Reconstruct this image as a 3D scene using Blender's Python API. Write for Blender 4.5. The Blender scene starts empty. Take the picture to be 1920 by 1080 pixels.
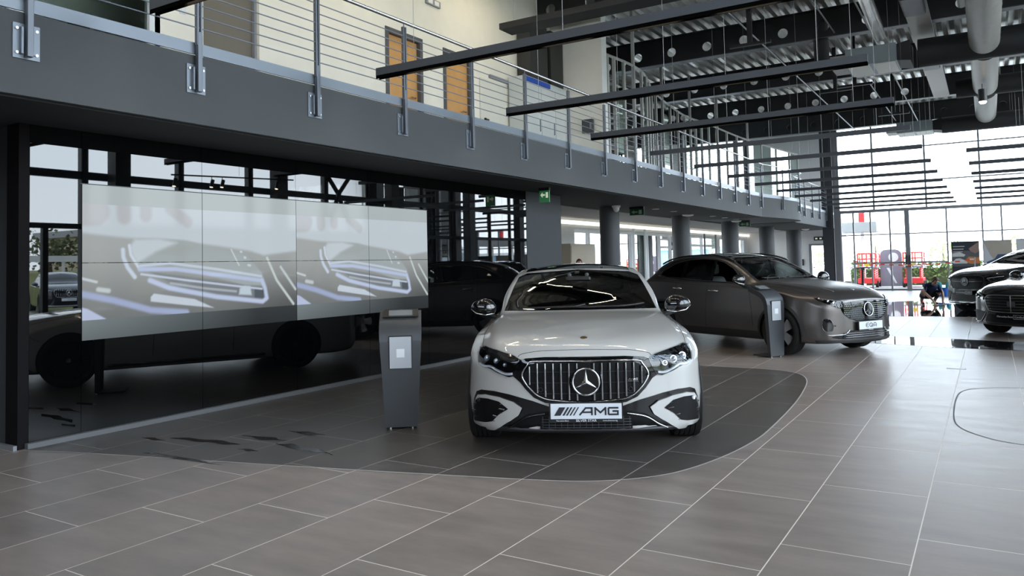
import bpy, bmesh, math, random
import numpy as np
from mathutils import Vector, Matrix, Euler
from mathutils.bvhtree import BVHTree
R_ = random.Random(7)
PI = math.pi
COL = bpy.context.scene.collection
SC = bpy.context.scene

# ------------------------------------------------------------------ camera
cam_d = bpy.data.cameras.new('camera'); cam = bpy.data.objects.new('camera', cam_d); COL.objects.link(cam)
YAW, PITCH, ROLL, FPX, CYPX = -0.552848461, 0.0453181055, -0.0233058363, 1445.505, 431.529
EYE = 1.464
_f = Vector((math.sin(YAW)*math.cos(PITCH), math.cos(YAW)*math.cos(PITCH), math.sin(PITCH)))
_r = Vector((math.cos(YAW), -math.sin(YAW), 0)); _u = _r.cross(_f)
_r2 = _r*math.cos(ROLL) + _u*math.sin(ROLL); _u2 = -_r*math.sin(ROLL) + _u*math.cos(ROLL)
cam.matrix_world = Matrix(((_r2.x, _u2.x, -_f.x, 0), (_r2.y, _u2.y, -_f.y, 0), (_r2.z, _u2.z, -_f.z, EYE), (0, 0, 0, 1)))
cam_d.sensor_fit = 'HORIZONTAL'; cam_d.sensor_width = 36.0; cam_d.lens = FPX/1920*36.0
cam_d.shift_y = -(540-CYPX)/1920; cam_d.clip_start = .05; cam_d.clip_end = 400
SC.camera = cam

# ------------------------------------------------------------------ sky and exposure
SKY = 7.0
world = bpy.data.worlds.new('sky'); SC.world = world; world.use_nodes = True
nt = world.node_tree; nt.nodes.clear()
wo = nt.nodes.new('ShaderNodeOutputWorld'); bg = nt.nodes.new('ShaderNodeBackground')
tc = nt.nodes.new('ShaderNodeTexCoord'); sp = nt.nodes.new('ShaderNodeSeparateXYZ'); rp = nt.nodes.new('ShaderNodeValToRGB')
nz = nt.nodes.new('ShaderNodeTexNoise'); mx = nt.nodes.new('ShaderNodeMix'); mx.data_type = 'RGBA'
nz.inputs['Scale'].default_value = 2.2; nz.inputs['Detail'].default_value = 3
rp.color_ramp.elements[0].position = 0.0; rp.color_ramp.elements[0].color = (.84, .92, 1.0, 1)
rp.color_ramp.elements[1].position = .55; rp.color_ramp.elements[1].color = (.60, .78, 1.0, 1)
nt.links.new(tc.outputs['Generated'], sp.inputs[0]); nt.links.new(sp.outputs['Z'], rp.inputs[0])
nt.links.new(tc.outputs['Generated'], nz.inputs['Vector'])
rp2 = nt.nodes.new('ShaderNodeValToRGB'); rp2.color_ramp.elements[0].position = .42; rp2.color_ramp.elements[1].position = .72
nt.links.new(nz.outputs[0], rp2.inputs[0]); nt.links.new(rp2.outputs[0], mx.inputs['Factor'])
nt.links.new(rp.outputs[0], mx.inputs['A']); mx.inputs['B'].default_value = (.90, .95, 1, 1)
nt.links.new(mx.outputs['Result'], bg.inputs[0]); bg.inputs[1].default_value = SKY; nt.links.new(bg.outputs[0], wo.inputs[0])
SC.view_settings.view_transform = 'Standard'; SC.view_settings.look = 'None'; SC.view_settings.gamma = 1; SC.view_settings.use_curve_mapping = False
SC.view_settings.exposure = 0.35
try:
    SC.cycles.max_bounces = 8; SC.cycles.diffuse_bounces = 4; SC.cycles.glossy_bounces = 4; SC.cycles.transparent_max_bounces = 12
    SC.cycles.caustics_reflective = False; SC.cycles.caustics_refractive = False; SC.cycles.sample_clamp_indirect = 6.0
except Exception: pass

# ------------------------------------------------------------------ materials
MATS = {}
def mat(name, col, rough=.5, metal=0., spec=.5, coat=0., emit=None, es=0., bump=None, var=None, ior=None, crough=.03):
    if name in MATS: return MATS[name]
    m = bpy.data.materials.new(name); m.use_nodes = True; t = m.node_tree; b = t.nodes['Principled BSDF']
    b.inputs['Base Color'].default_value = (*col, 1); b.inputs['Roughness'].default_value = rough; b.inputs['Metallic'].default_value = metal
    b.inputs['Specular IOR Level'].default_value = spec; b.inputs['Coat Weight'].default_value = coat; b.inputs['Coat Roughness'].default_value = crough
    if ior: b.inputs['IOR'].default_value = ior
    if emit: b.inputs['Emission Color'].default_value = (*emit, 1); b.inputs['Emission Strength'].default_value = es
    tcn = t.nodes.new('ShaderNodeTexCoord'); n = t.nodes.new('ShaderNodeTexNoise'); t.links.new(tcn.outputs['Object'], n.inputs['Vector'])
    sc_, amt = var if var else (3.0, .06)
    n.inputs['Scale'].default_value = sc_; n.inputs['Detail'].default_value = 4
    mp = t.nodes.new('ShaderNodeMapRange'); mp.inputs[3].default_value = 1-amt; mp.inputs[4].default_value = 1+amt
    t.links.new(n.outputs[0], mp.inputs[0])
    h = t.nodes.new('ShaderNodeVectorMath'); h.operation = 'SCALE'; h.inputs[0].default_value = col
    t.links.new(mp.outputs[0], h.inputs['Scale']); t.links.new(h.outputs[0], b.inputs['Base Color'])
    if bump:
        n2 = t.nodes.new('ShaderNodeTexNoise'); n2.inputs['Scale'].default_value = bump[0]; t.links.new(tcn.outputs['Object'], n2.inputs['Vector'])
        bp = t.nodes.new('ShaderNodeBump'); bp.inputs['Strength'].default_value = bump[1]; bp.inputs['Distance'].default_value = .01
        t.links.new(n2.outputs[0], bp.inputs['Height']); t.links.new(bp.outputs[0], b.inputs['Normal'])
    MATS[name] = m; return m
def glass(name, tint=(1, 1, 1), ior=1.45, rough=0.0, gl=(1, 1, 1)):
    if name in MATS: return MATS[name]
    m = bpy.data.materials.new(name); m.use_nodes = True; t = m.node_tree; t.nodes.clear()
    o = t.nodes.new('ShaderNodeOutputMaterial'); mi = t.nodes.new('ShaderNodeMixShader'); tr = t.nodes.new('ShaderNodeBsdfTransparent')
    g = t.nodes.new('ShaderNodeBsdfGlossy'); fr = t.nodes.new('ShaderNodeFresnel')
    tr.inputs[0].default_value = (*tint, 1); g.inputs['Roughness'].default_value = rough; g.inputs[0].default_value = (*gl, 1); fr.inputs[0].default_value = ior
    t.links.new(fr.outputs[0], mi.inputs[0]); t.links.new(tr.outputs[0], mi.inputs[1]); t.links.new(g.outputs[0], mi.inputs[2]); t.links.new(mi.outputs[0], o.inputs[0])
    MATS[name] = m; return m

def tile_mat(name, base, grout, rough):
    m = bpy.data.materials.new(name); m.use_nodes = True; t = m.node_tree; b = t.nodes['Principled BSDF']; L = t.links.new; b.inputs['Specular IOR Level'].default_value = .42
    def N(op, a=None, c=None):
        n = t.nodes.new('ShaderNodeMath'); n.operation = op
        for i, v in enumerate((a, c)):
            if v is None: continue
            if isinstance(v, (int, float)): n.inputs[i].default_value = v
            else: L(v, n.inputs[i])
        return n.outputs[0]
    g = t.nodes.new('ShaderNodeNewGeometry'); s = t.nodes.new('ShaderNodeSeparateXYZ'); L(g.outputs['Position'], s.inputs[0])
    u = N('DIVIDE', N('SUBTRACT', s.outputs['X'], .226), .6015); row = N('FLOOR', u); fu = N('SUBTRACT', u, row)
    v = N('DIVIDE', N('SUBTRACT', N('SUBTRACT', s.outputs['Y'], 5.74), N('MULTIPLY', N('ADD', row, 1.0), .4)), 1.2)
    cv = N('FLOOR', v); fv = N('SUBTRACT', v, cv)
    du = N('MULTIPLY', N('MINIMUM', fu, N('SUBTRACT', 1.0, fu)), .6015); dv = N('MULTIPLY', N('MINIMUM', fv, N('SUBTRACT', 1.0, fv)), 1.2)
    gm = N('LESS_THAN', N('MINIMUM', du, dv), .0030)
    cb = t.nodes.new('ShaderNodeCombineXYZ'); L(row, cb.inputs[0]); L(cv, cb.inputs[1])
    wn = t.nodes.new('ShaderNodeTexWhiteNoise'); wn.noise_dimensions = '3D'; L(cb.outputs[0], wn.inputs[0])
    # cloudy cement look, stretched across the tile
    mpn = t.nodes.new('ShaderNodeMapping'); mpn.inputs['Scale'].default_value = (1.1, 3.6, 1); L(g.outputs['Position'], mpn.inputs[0])
    off = t.nodes.new('ShaderNodeVectorMath'); off.operation = 'MULTIPLY_ADD'; L(cb.outputs[0], off.inputs[0]); off.inputs[1].default_value = (3.7, 5.1, 0); L(mpn.outputs[0], off.inputs[2])
    n1 = t.nodes.new('ShaderNodeTexNoise'); n1.inputs['Scale'].default_value = 1.6; n1.inputs['Detail'].default_value = 6; n1.inputs['Roughness'].default_value = .6; L(off.outputs[0], n1.inputs['Vector'])
    f = N('ADD', N('MULTIPLY', N('SUBTRACT', n1.outputs[0], .5), .9), N('ADD', N('MULTIPLY', N('SUBTRACT', wn.outputs[0], .5), .10), 1.0))
    vm = t.nodes.new('ShaderNodeVectorMath'); vm.operation = 'SCALE'; vm.inputs[0].default_value = base; L(f, vm.inputs['Scale'])
    mi = t.nodes.new('ShaderNodeMix'); mi.data_type = 'RGBA'; L(gm, mi.inputs['Factor']); L(vm.outputs[0], mi.inputs['A']); mi.inputs['B'].default_value = (*grout, 1)
    L(mi.outputs['Result'], b.inputs['Base Color'])
    r = N('ADD', N('MULTIPLY', n1.outputs[0], .16), rough-.08); r2 = N('MAXIMUM', r, N('MULTIPLY', gm, .8)); L(r2, b.inputs['Roughness'])
    bp = t.nodes.new('ShaderNodeBump'); bp.inputs['Strength'].default_value = .25; bp.inputs['Distance'].default_value = .002
    L(N('SUBTRACT', 1.0, gm), bp.inputs['Height']); L(bp.outputs[0], b.inputs['Normal'])
    MATS[name] = m; return m

M_tile = tile_mat('floor_tile', (.290, .240, .212), (.92, .84, .76), .36)
M_tile_dark = tile_mat('floor_tile_dark', (.100, .086, .078), (.50, .45, .41), .37)
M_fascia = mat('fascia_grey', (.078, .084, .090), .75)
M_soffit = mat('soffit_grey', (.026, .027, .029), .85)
M_strip = mat('edge_metal', (.22, .25, .29), .42, .5)
M_post = mat('post_metal', (.16, .175, .20), .4, .7)
M_steel = mat('brushed_steel', (.62, .63, .65), .25, 1.)
M_galv = mat('galvanised', (.78, .76, .72), .30, .80, var=(2.2, .35))
M_cream = mat('cream_wall', (.86, .82, .72), .8)
M_white = mat('white_paint', (.82, .82, .80), .6)
M_frame = mat('white_frame', (.78, .80, .82), .45)
M_dgrey = mat('dark_grey_wall', (.032, .036, .040), .7)
M_colm = mat('column_grey', (.060, .063, .070), .6)
M_beam = mat('beam_dark', (.014, .015, .018), .55)
M_black = mat('black_plastic', (.012, .012, .014), .4)
M_gloss = mat('gloss_black', (.004, .004, .005), .04, coat=1.0)
M_bar = mat('bar_anthracite', (.055, .062, .075), .5)
M_blackglass = mat('black_glass', (.0015, .0017, .002), .012, ior=1.8, spec=.5, var=(1, 0))
M_mull = mat('mullion_dark', (.020, .021, .024), .5)
M_mullg = mat('mullion_grey', (.26, .27, .29), .5)
M_wood = mat('beech_door', (.62, .33, .11), .5, var=(6, .12))
M_kiosk = mat('kiosk_grey', (.070, .074, .082), .42, .3)
M_paneg = glass('pane_glass', (.95, .97, .97), 1.35)
M_greeng = glass('green_glass', (.80, .90, .84), 1.5)
M_duct = mat('duct_grey', (.34, .325, .30), .5, .3, var=(9, .12))
M_ductb = mat('duct_black', (.022, .023, .026), .6)
M_trim = mat('pale_trim', (.60, .58, .55), .45)

# ------------------------------------------------------------------ object helpers
def tag(o, label=None, cat=None, group=None, kind=None):
    if label: o['label'] = label
    if cat: o['category'] = cat
    if group: o['group'] = group
    if kind: o['kind'] = kind
    return o
def local_of(o):
    m = Matrix.Identity(4)
    while o: m = o.matrix_basis @ m; o = o.parent
    return m
def thing(name, label, cat, loc=(0, 0, 0), rz=0, group=None):
    o = bpy.data.objects.new(name, None); COL.objects.link(o); o.empty_display_size = .1
    o.location = loc; o.rotation_euler = (0, 0, rz); tag(o, label, cat, group); return o
def copy_tree(o, parent=None):
    c = o.copy(); COL.objects.link(c); c.parent = parent
    for ch in o.children: copy_tree(ch, c)
    return c
class MB:
    def __init__(s): s.v = []; s.f = []; s.mi = []; s.cur = 0
    def add(s, vs, fs):
        k = len(s.v); s.v += [tuple(v) for v in vs]
        for f in fs: s.f.append([i+k for i in f]); s.mi.append(s.cur)
        return s
    def box(s, x0, x1, y0, y1, z0, z1):
        x0, x1 = sorted((x0, x1)); y0, y1 = sorted((y0, y1)); z0, z1 = sorted((z0, z1))
        return s.add([(x0,y0,z0),(x1,y0,z0),(x1,y1,z0),(x0,y1,z0),(x0,y0,z1),(x1,y0,z1),(x1,y1,z1),(x0,y1,z1)],
                     [(0,3,2,1),(4,5,6,7),(0,1,5,4),(1,2,6,5),(2,3,7,6),(3,0,4,7)])
    def tube(s, pts, r, n=8, cap=True, closed=False):
        pts = [Vector(p) for p in pts]; m = len(pts); k = len(s.v); vs = []; prev = None
        for i, p in enumerate(pts):
            if closed: d = (pts[(i+1) % m]-pts[i-1])
            else: d = (pts[min(i+1, m-1)]-pts[max(i-1, 0)])
            if d.length < 1e-9: d = Vector((0, 0, 1))
            d.normalize()
            if prev is None: a = d.cross(Vector((0, 0, 1))) if abs(d.z) < .95 else d.cross(Vector((1, 0, 0)))
            else: a = prev - d*prev.dot(d)
            a.normalize(); prev = a; b = d.cross(a)
            rr = r[i] if isinstance(r, (list, tuple)) else r
            for j in range(n):
                t = 2*PI*j/n; vs.append(p + a*math.cos(t)*rr + b*math.sin(t)*rr)
        fs = []
        for i in range(m if closed else m-1):
            for j in range(n):
                i2 = (i+1) % m
                fs.append((i*n+j, i*n+(j+1) % n, i2*n+(j+1) % n, i2*n+j))
        if cap and not closed: fs += [tuple(range(n-1, -1, -1)), tuple(range((m-1)*n, m*n))]
        return s.add(vs, fs)
    def prism(s, poly, axis, a, b):
        """poly: 2D outline in the plane of the other two axes"""
        def P(p, t): return {'x': (t, p[0], p[1]), 'y': (p[0], t, p[1]), 'z': (p[0], p[1], t)}[axis]
        n = len(poly)
        return s.add([P(p, a) for p in poly]+[P(p, b) for p in poly], [tuple(range(n-1, -1, -1)), tuple(range(n, 2*n))]+[(i, (i+1) % n, n+(i+1) % n, n+i) for i in range(n)])
    def lathe(s, prof, n=32, axis='z', c=(0, 0, 0)):
        k = len(prof); vs = []
        for i in range(n):
            t = 2*PI*i/n
            for r, h in prof:
                p = {'z': (r*math.cos(t), r*math.sin(t), h), 'y': (r*math.cos(t), h, r*math.sin(t)), 'x': (h, r*math.cos(t), r*math.sin(t))}[axis]
                vs.append((p[0]+c[0], p[1]+c[1], p[2]+c[2]))
        fs = [(i*k+j, ((i+1) % n)*k+j, ((i+1) % n)*k+j+1, i*k+j+1) for i in range(n) for j in range(k-1)]
        return s.add(vs, fs)
    def obj(s, name, m, parent=None, local=False, smooth=False, bevel=0):
        me = bpy.data.meshes.new(name); vs = s.v
        if parent is not None and not local:
            inv = local_of(parent).inverted(); vs = [inv @ Vector(v) for v in vs]
        me.from_pydata([tuple(v) for v in vs], [], s.f)
        ms = m if isinstance(m, (list, tuple)) else [m]
        for q in ms: me.materials.append(q)
        if len(ms) > 1:
            for p, i in zip(me.polygons, s.mi): p.material_index = i
        bm = bmesh.new(); bm.from_mesh(me); bmesh.ops.recalc_face_normals(bm, faces=bm.faces)
        bm.to_mesh(me); bm.free()
        if smooth:
            me.shade_smooth()
        o = bpy.data.objects.new(name, me); COL.objects.link(o)
        if smooth == 'auto':
            try: me.set_sharp_from_angle(angle=math.radians(35))
            except Exception: pass
        if parent is not None: o.parent = parent
        if bevel:
            bv = o.modifiers.new('bevel', 'BEVEL'); bv.width = bevel; bv.segments = 2; bv.limit_method = 'ANGLE'
        return o
def struct(name, mb, m, **k): return tag(mb.obj(name, m, **k), kind='structure')
def text_mb(txt, size, place, depth=.002, font_shear=0., align='CENTER', ext=1.0, bold=0.0):
    """lettering as mesh; place(x, y, z) maps text-plane coordinates to 3D"""
    cu = bpy.data.curves.new('t', 'FONT'); cu.body = txt; cu.size = size; cu.extrude = depth; cu.align_x = align; cu.align_y = 'CENTER'; cu.shear = font_shear; cu.offset = bold
    cu.resolution_u = 3
    o = bpy.data.objects.new('t', cu); COL.objects.link(o); dg = bpy.context.evaluated_depsgraph_get(); dg.update()
    me = bpy.data.meshes.new_from_object(o.evaluated_get(dg)); mb = MB()
    mb.add([place(v.co.x*ext, v.co.y, v.co.z) for v in me.vertices], [tuple(p.vertices) for p in me.polygons])
    bpy.data.objects.remove(o); bpy.data.curves.remove(cu); bpy.data.meshes.remove(me)
    return mb
# ================================================================== the hall
WX = -7.04      # black glass wall
FX = -6.01      # balcony face
def side_x(y): return 3.95 + 0*y         # side glazing line
# floor and outside
struct('floor', MB().add([(-14, -8, 0), (side_x(0), -8, 0), (side_x(36.6), 36.6, 0), (-5.7, 36.6, 0), (-5.7, 39, 0), (-14, 39, 0)], [(0, 1, 2, 3, 4, 5)]), M_tile)
M_ground = mat('forecourt_concrete', (.36, .35, .33), .9, var=(.6, .12)); M_grass = mat('dry_grass', (.17, .17, .06), .95, var=(1.5, .35))
struct('ground', MB().add([(-80, -80, -.06), (90, -80, -.06), (90, 120, -.06), (-80, 120, -.06)], [(0, 1, 2, 3)]), M_ground)
# dark inlay of tiles with a pale trim line around it
def catmull(P, n=8, closed=False):
    P = [Vector(p) for p in P]; out = []; m = len(P)
    for i in range(m if closed else m-1):
        p0 = P[(i-1) % m] if closed or i > 0 else P[0]; p1 = P[i]; p2 = P[(i+1) % m]; p3 = P[(i+2) % m] if closed or i+2 < m else P[-1]
        for k in range(n):
            t = k/n
            out.append(.5*((2*p1)+(p2-p0)*t+(2*p0-5*p1+4*p2-p3)*t*t+(3*p1-p0-3*p2+p3)*t**3))
    if not closed: out.append(P[-1])
    return out
cur = [(-6.985, 3.40), (-6.37, 3.60), (-5.18, 3.905), (-4.1, 4.187), (-3.07, 4.472), (-2.70, 4.580), (-2.364, 4.711), (-2.077, 4.943), (-1.885, 5.251), (-1.743, 5.79), (-1.672, 6.412), (-1.675, 7.023), (-1.725, 8.064), (-1.80, 8.912), (-1.908, 9.7), (-2.066, 10.2), (-2.30, 10.46), (-2.62, 10.56), (-3.3, 10.58), (-6.985, 10.58)]
cs = catmull([(x, y, 0) for x, y in cur], 6)
struct('trim_1', MB().add([(p.x, p.y, .0015) for p in cs], [tuple(range(len(cs)))]), M_tile_dark)
def ribbon(pts, w, z, closed=False):
    mb = MB(); n = len(pts); vs = []
    for i, p in enumerate(pts):
        a = pts[(i-1) % n] if closed or i > 0 else p; b = pts[(i+1) % n] if closed or i < n-1 else p
        d = (b-a).normalized(); nn = Vector((-d.y, d.x, 0))
        vs += [p+nn*w/2+Vector((0, 0, z)), p-nn*w/2+Vector((0, 0, z))]
    k = n if closed else n-1
    return mb.add(vs, [(2*i, 2*i+1, 2*((i+1) % n)+1, 2*((i+1) % n)) for i in range(k)])
struct('trim_2', ribbon(cs[:-6], .014, .0028), M_trim)
rr = catmull([(-.335, 8.1, 0), (-.345, 9.2, 0), (-.28, 9.7, 0), (-.08, 9.95, 0), (.3, 10.1, 0), (1.2, 10.2, 0), (1.6, 9.9, 0), (1.7, 8.6, 0), (1.5, 7.2, 0), (.9, 6.98, 0), (.16, 7.12, 0), (-.08, 7.27, 0), (-.27, 7.6, 0)], 5, True)
struct('trim_3', ribbon(rr, .012, .0018, True), mat('dark_joint', (.05, .05, .05), .6))
# black glass wall, jamb and kerb
def panel_wall():
    mb = MB(); ys = [3.47, 3.92, 5.19, 6.485, 7.755, 9.02, 10.3, 11.1, 11.9]
    for a, b in zip(ys, ys[1:]): mb.box(WX-.012, WX, a+.002, b-.002, .045, 2.80)
    return mb
struct('wall_left', panel_wall(), M_blackglass)
struct('wall_left_core', MB().box(WX-.14, WX-.014, 3.47, 11.9, 0, 2.80), M_black)
struct('baseboard_left', MB().box(WX-.01, WX+.055, 3.44, 11.9, 0, .045), mat('kerb_grey', (.15, .155, .165), .6))
struct('wall_left_end', MB().box(-7.235, WX+.004, 3.38, 3.468, 0, 2.80), mat('jamb_brown', (.010, .009, .010), .95, spec=.15))
struct('wall_left_near', MB().box(-14, -7.24, 3.40, 3.60, 0, 2.80), mat('wall_midgrey', (.060, .064, .070), .7))
struct('baseboard_near', MB().box(-14, -7.03, 3.345, 3.375, 0, .04), M_mullg)
struct('wall_left_block', MB().box(-8.6, WX+.005, 11.905, 13.22, 0, 2.80), M_dgrey)
# mezzanine
slab = MB(); slab.box(-14, FX, -8, 38.9, 2.80, 3.42)
bulge = [(FX, 24.75, 0), (-5.86, 25.5, 0), (-5.70, 26.5, 0), (-5.60, 27.4, 0), (-5.57, 28.1, 0), (-5.63, 28.7, 0), (-5.80, 29.1, 0), (FX, 29.3, 0)]
bs = catmull(bulge, 5)
struct('floor_upper', slab, M_fascia)
struct('floor_upper_bay', MB().prism([(p.x, p.y) for p in bs]+[(FX-.03, 29.3), (FX-.03, 24.75)], 'z', 2.80, 3.42), M_fascia, smooth='auto')
st = MB(); st.box(FX, FX+.018, -8, 24.75, 3.425, 3.53); st.box(FX, FX+.018, 29.3, 38.9, 3.425, 3.53)
st.prism([(p.x+.012, p.y) for p in bs]+[(FX-.03, 29.3), (FX-.03, 24.75)], 'z', 3.425, 3.53)
struct('trim_4', st, M_strip)
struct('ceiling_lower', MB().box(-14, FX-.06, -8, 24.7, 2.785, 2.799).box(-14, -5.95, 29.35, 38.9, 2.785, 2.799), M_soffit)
struct('ceiling_lower_inner', MB().box(-10.3, -8.15, 13.3, 38.8, 2.765, 2.784), mat('ceiling_pale', (.42, .42, .41), .8))
# black strip ceiling above the black glass (reveal)
# lower office zone behind the columns
OX = -10.2
wl = MB(); wl.box(OX-.2, OX, 13.2, 39, 2.50, 2.80); wl.box(OX-.2, OX, 13.2, 39, 0, .12); wl.box(OX-.2, OX, 8, 18.1, 0, 2.8)
for y0, y1 in ((19.1, 19.95), (28.6, 29.1), (33.6, 34.2), (38.3, 39)): wl.box(OX-.2, OX, y0, y1, .1, 2.5)
struct('wall_rear', wl, mat('wall_pale_grey', (.52, .53, .52), .8))
struct('trim_5', MB().box(OX, OX+.12, 13.3, 38.9, 2.60, 2.70), mat('cove_lamp', (.85, .83, .78), .5, emit=(1, .95, .86), es=.9))
def window_unit(name, x, ys, z0, z1, fw=.05, trans=(), fm=None, gm=None, rows=None):
    fm = fm or M_frame; gm = gm or M_paneg
    fr = MB(); fr.box(x-.04, x+.04, ys[0], ys[-1], z0, z0+fw).box(x-.04, x+.04, ys[0], ys[-1], z1-fw, z1)
    for y in ys: fr.box(x-.05, x+.05, y-fw/2, y+fw/2, z0, z1)
    for z in trans: fr.box(x-.04, x+.04, ys[0], ys[-1], z-fw/2, z+fw/2)
    o = struct(name, fr, fm); p = MB()
    p.add([(x, ys[0], z0), (x, ys[-1], z0), (x, ys[-1], z1), (x, ys[0], z1)], [(0, 1, 2, 3)])
    p.obj('pane', gm, o); return o
wn = 1
for ys, tr in (((18.1, 19.1), (2.1,)), ((19.98, 21.0, 22.1, 23.05), ()), ((23.15, 24.3, 25.7, 26.9, 28.0, 28.6), ()), ((29.1, 30.4, 31.8, 33.55), (2.1,)), ((34.2, 35.5, 36.9, 38.3), ())):
    window_unit('window_%d' % wn, OX-.08, ys, .12, 2.50, .13 if wn < 3 else .1, tr); wn += 1
# glazed office screen of the lower floor, set behind the columns
# end wall with a glazed exit door
ew = MB(); EY = 38.8
for x0, x1, z0, z1 in ((-10.2, -7.30, 0, 2.8), (-6.35, -5.9, 0, 2.8), (-7.30, -6.35, 2.14, 2.8), (-10.2, -5.9, 3.42, 7.6)): ew.box(x0, x1, EY, EY+.2, z0, z1)
struct('wall_end', ew, M_white)
dr = MB()
for b in ((-7.30, -7.18, 0, 2.14), (-6.43, -6.35, 0, 2.14), (-7.18, -6.43, 2.05, 2.14), (-7.18, -6.43, 0, .12)): dr.box(b[0], b[1], EY-.02, EY+.06, b[2], b[3])
d1 = struct('door_1', dr, M_mullg)
MB().add([(-7.18, EY+.02, .12), (-6.43, EY+.02, .12), (-6.43, EY+.02, 2.05), (-7.18, EY+.02, 2.05)], [(0, 1, 2, 3)]).obj('pane', M_paneg, d1); MB().box(-7.15, -7.03, EY-.05, EY-.02, 1.0, 1.04).obj('door_handle', M_steel, d1)
# upper floor rear wall with door openings
UX = -8.5
uw = MB(); ops = [(3.2, 5.62, 3.42, 5.9), (6.30, 7.2, 3.42, 5.65), (9.90, 10.78, 3.42, 5.50), (11.52, 12.34, 3.42, 5.50)]
y = -8
for a, b, z0, z1 in ops:
    uw.box(UX-.2, UX, y, a, 3.42, 7.7); uw.box(UX-.2, UX, a, b, z1, 7.7); y = b
uw.box(UX-.2, UX, y, 15.65, 3.42, 7.7)
struct('wall_upper', uw, M_cream)
struct('wall_upper_return', MB().box(UX, -7.20, 15.65, 15.85, 3.42, 7.7), mat('return_wall', (.82, .80, .73), .8))
struct('trim_6', MB().box(-7.225, -7.185, 15.64, 15.9, 3.42, 7.7), M_white)
struct('baseboard_upper', MB().box(UX, UX+.02, 7.3, 9.8, 3.42, 3.55).box(UX, UX+.02, 12.5, 15.6, 3.42, 3.55), M_mullg)
# upper window with white frame (office)
wu = window_unit('window_%d' % wn, UX-.05, (3.2, 4.05, 5.62), 3.50, 5.9, .14, (), M_frame, M_greeng); wn += 1
window_unit('window_%d' % wn, UX-.10, (6.30, 7.2), 3.42, 5.65, .08, (), M_mullg, mat('bronze_blind', (.16, .14, .11), .5)); wn += 1
struct('wall_office_back', MB().box(-11, -10.9, 0, 15.6, 3.42, 7.7), M_white)
for i, (a, b) in enumerate(((9.90, 10.78), (11.52, 12.34))):
    fr = MB(); fr.box(UX-.2, UX+.02, a-.06, a+.02, 3.42, 5.55); fr.box(UX-.2, UX+.02, b-.02, b+.06, 3.42, 5.55); fr.box(UX-.2, UX+.02, a, b, 5.46, 5.55)
    d = struct('door_%d' % (i+2), fr, mat('door_frame_grey', (.09, .09, .095), .5))
    MB().box(UX-.10, UX-.06, a+.02, b-.02, 3.44, 5.46).obj('door_leaf', M_wood, d)
    MB().tube([(UX-.03, b-.14, 4.45), (UX+.0, b-.14, 4.45), (UX+.0, b-.26, 4.45)], .012).obj('door_handle', M_steel, d)
    if i == 0: MB().box(UX-.06, UX-.055, a+.38, a+.50, 4.82, 4.96).obj('door_sign', M_white, d)
# far upper wall behind the curved partition, with bright windows
XU = -12.6
fw_ = MB()
for a, b in ((15.8, 22.0), (25.5, 27.0), (33.2, 34.0), (38.4, 39)): fw_.box(XU-.2, XU, a, b, 3.42, 7.7)
fw_.box(XU-.2, XU, 15.8, 39, 6.1, 7.7); fw_.box(XU-.2, XU, 15.8, 39, 3.42, 3.6)
struct('wall_upper_rear', fw_, M_white)
for ys in ((22.0, 23.7, 25.5), (27.0, 29.0, 31.1, 33.2), (34.0, 36.2, 38.4)):
    window_unit('window_%d' % wn, XU-.1, ys, 3.6, 6.1, .1, ()); wn += 1
struct('wall_behind', MB().box(-14, 3.95, -8.2, -8, 0, 4.4).box(-14, 3.95, -8.2, -8, 6.4, 7.7).box(-14, -9, -8.2, -8, 4.4, 6.4), mat('wall_behind_grey', (.14, .135, .13), .8))
struct('wall_far_left', MB().box(-14.2, -14, -8, 16, 0, 7.7), M_white)
# ---- far glazing
FY = 36.5
def far_glazing():
    xs = [-5.5, -4.98, -4.30, -3.55, -2.9, -1.43, -.17, .49, 2.0, 3.0, side_x(36.5)]
    fr = MB()
    fr.box(-5.7, side_x(36.5), FY-.12, FY+.12, 3.38, 3.50)
    for z, w in ((2.41, .05), (.05, .08), (7.15, .12), (4.63, .05), (6.07, .05)):
        fr.box(-5.6, side_x(36.5), FY-.04, FY+.04, z-w/2, z+w/2)
    fr.box(-4.98, -1.43, FY-.04, FY+.04, 1.16, 1.23)
    for x in xs: fr.box(x-.03, x+.03, FY-.05, FY+.05, 0, 3.4)
    fr.box(-2.98, -2.80, FY-.08, FY+.06, 0, 3.4)
    for x in (-4.13, -2.13, -.17, 2.0): fr.box(x-.035, x+.035, FY-.06, FY+.06, 3.4, 7.15)
    fr.box(-5.75, -5.50, FY-.1, FY+.1, 0, 7.2); return fr
w1 = struct('window_%d' % wn, far_glazing(), M_mullg); wn += 1
MB().add([(-5.6, FY+.005, 0), (side_x(36.5), FY+.005, 0), (side_x(36.5), FY+.005, 7.15), (-5.6, FY+.005, 7.15)], [(0, 1, 2, 3)]).obj('pane', M_paneg, w1)
MB().box(-3.0, -2.96, FY-.16, FY-.10, 1.0, 1.5).obj('door_handle', M_black, w1)
MB().box(-2.84, -2.80, FY-.16, FY-.10, 1.0, 1.5).obj('door_handle', M_black, w1)
struct('wall_far_top', MB().box(-14, 4.3, FY-.1, FY+.2, 7.2, 7.75), M_beam)
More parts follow.
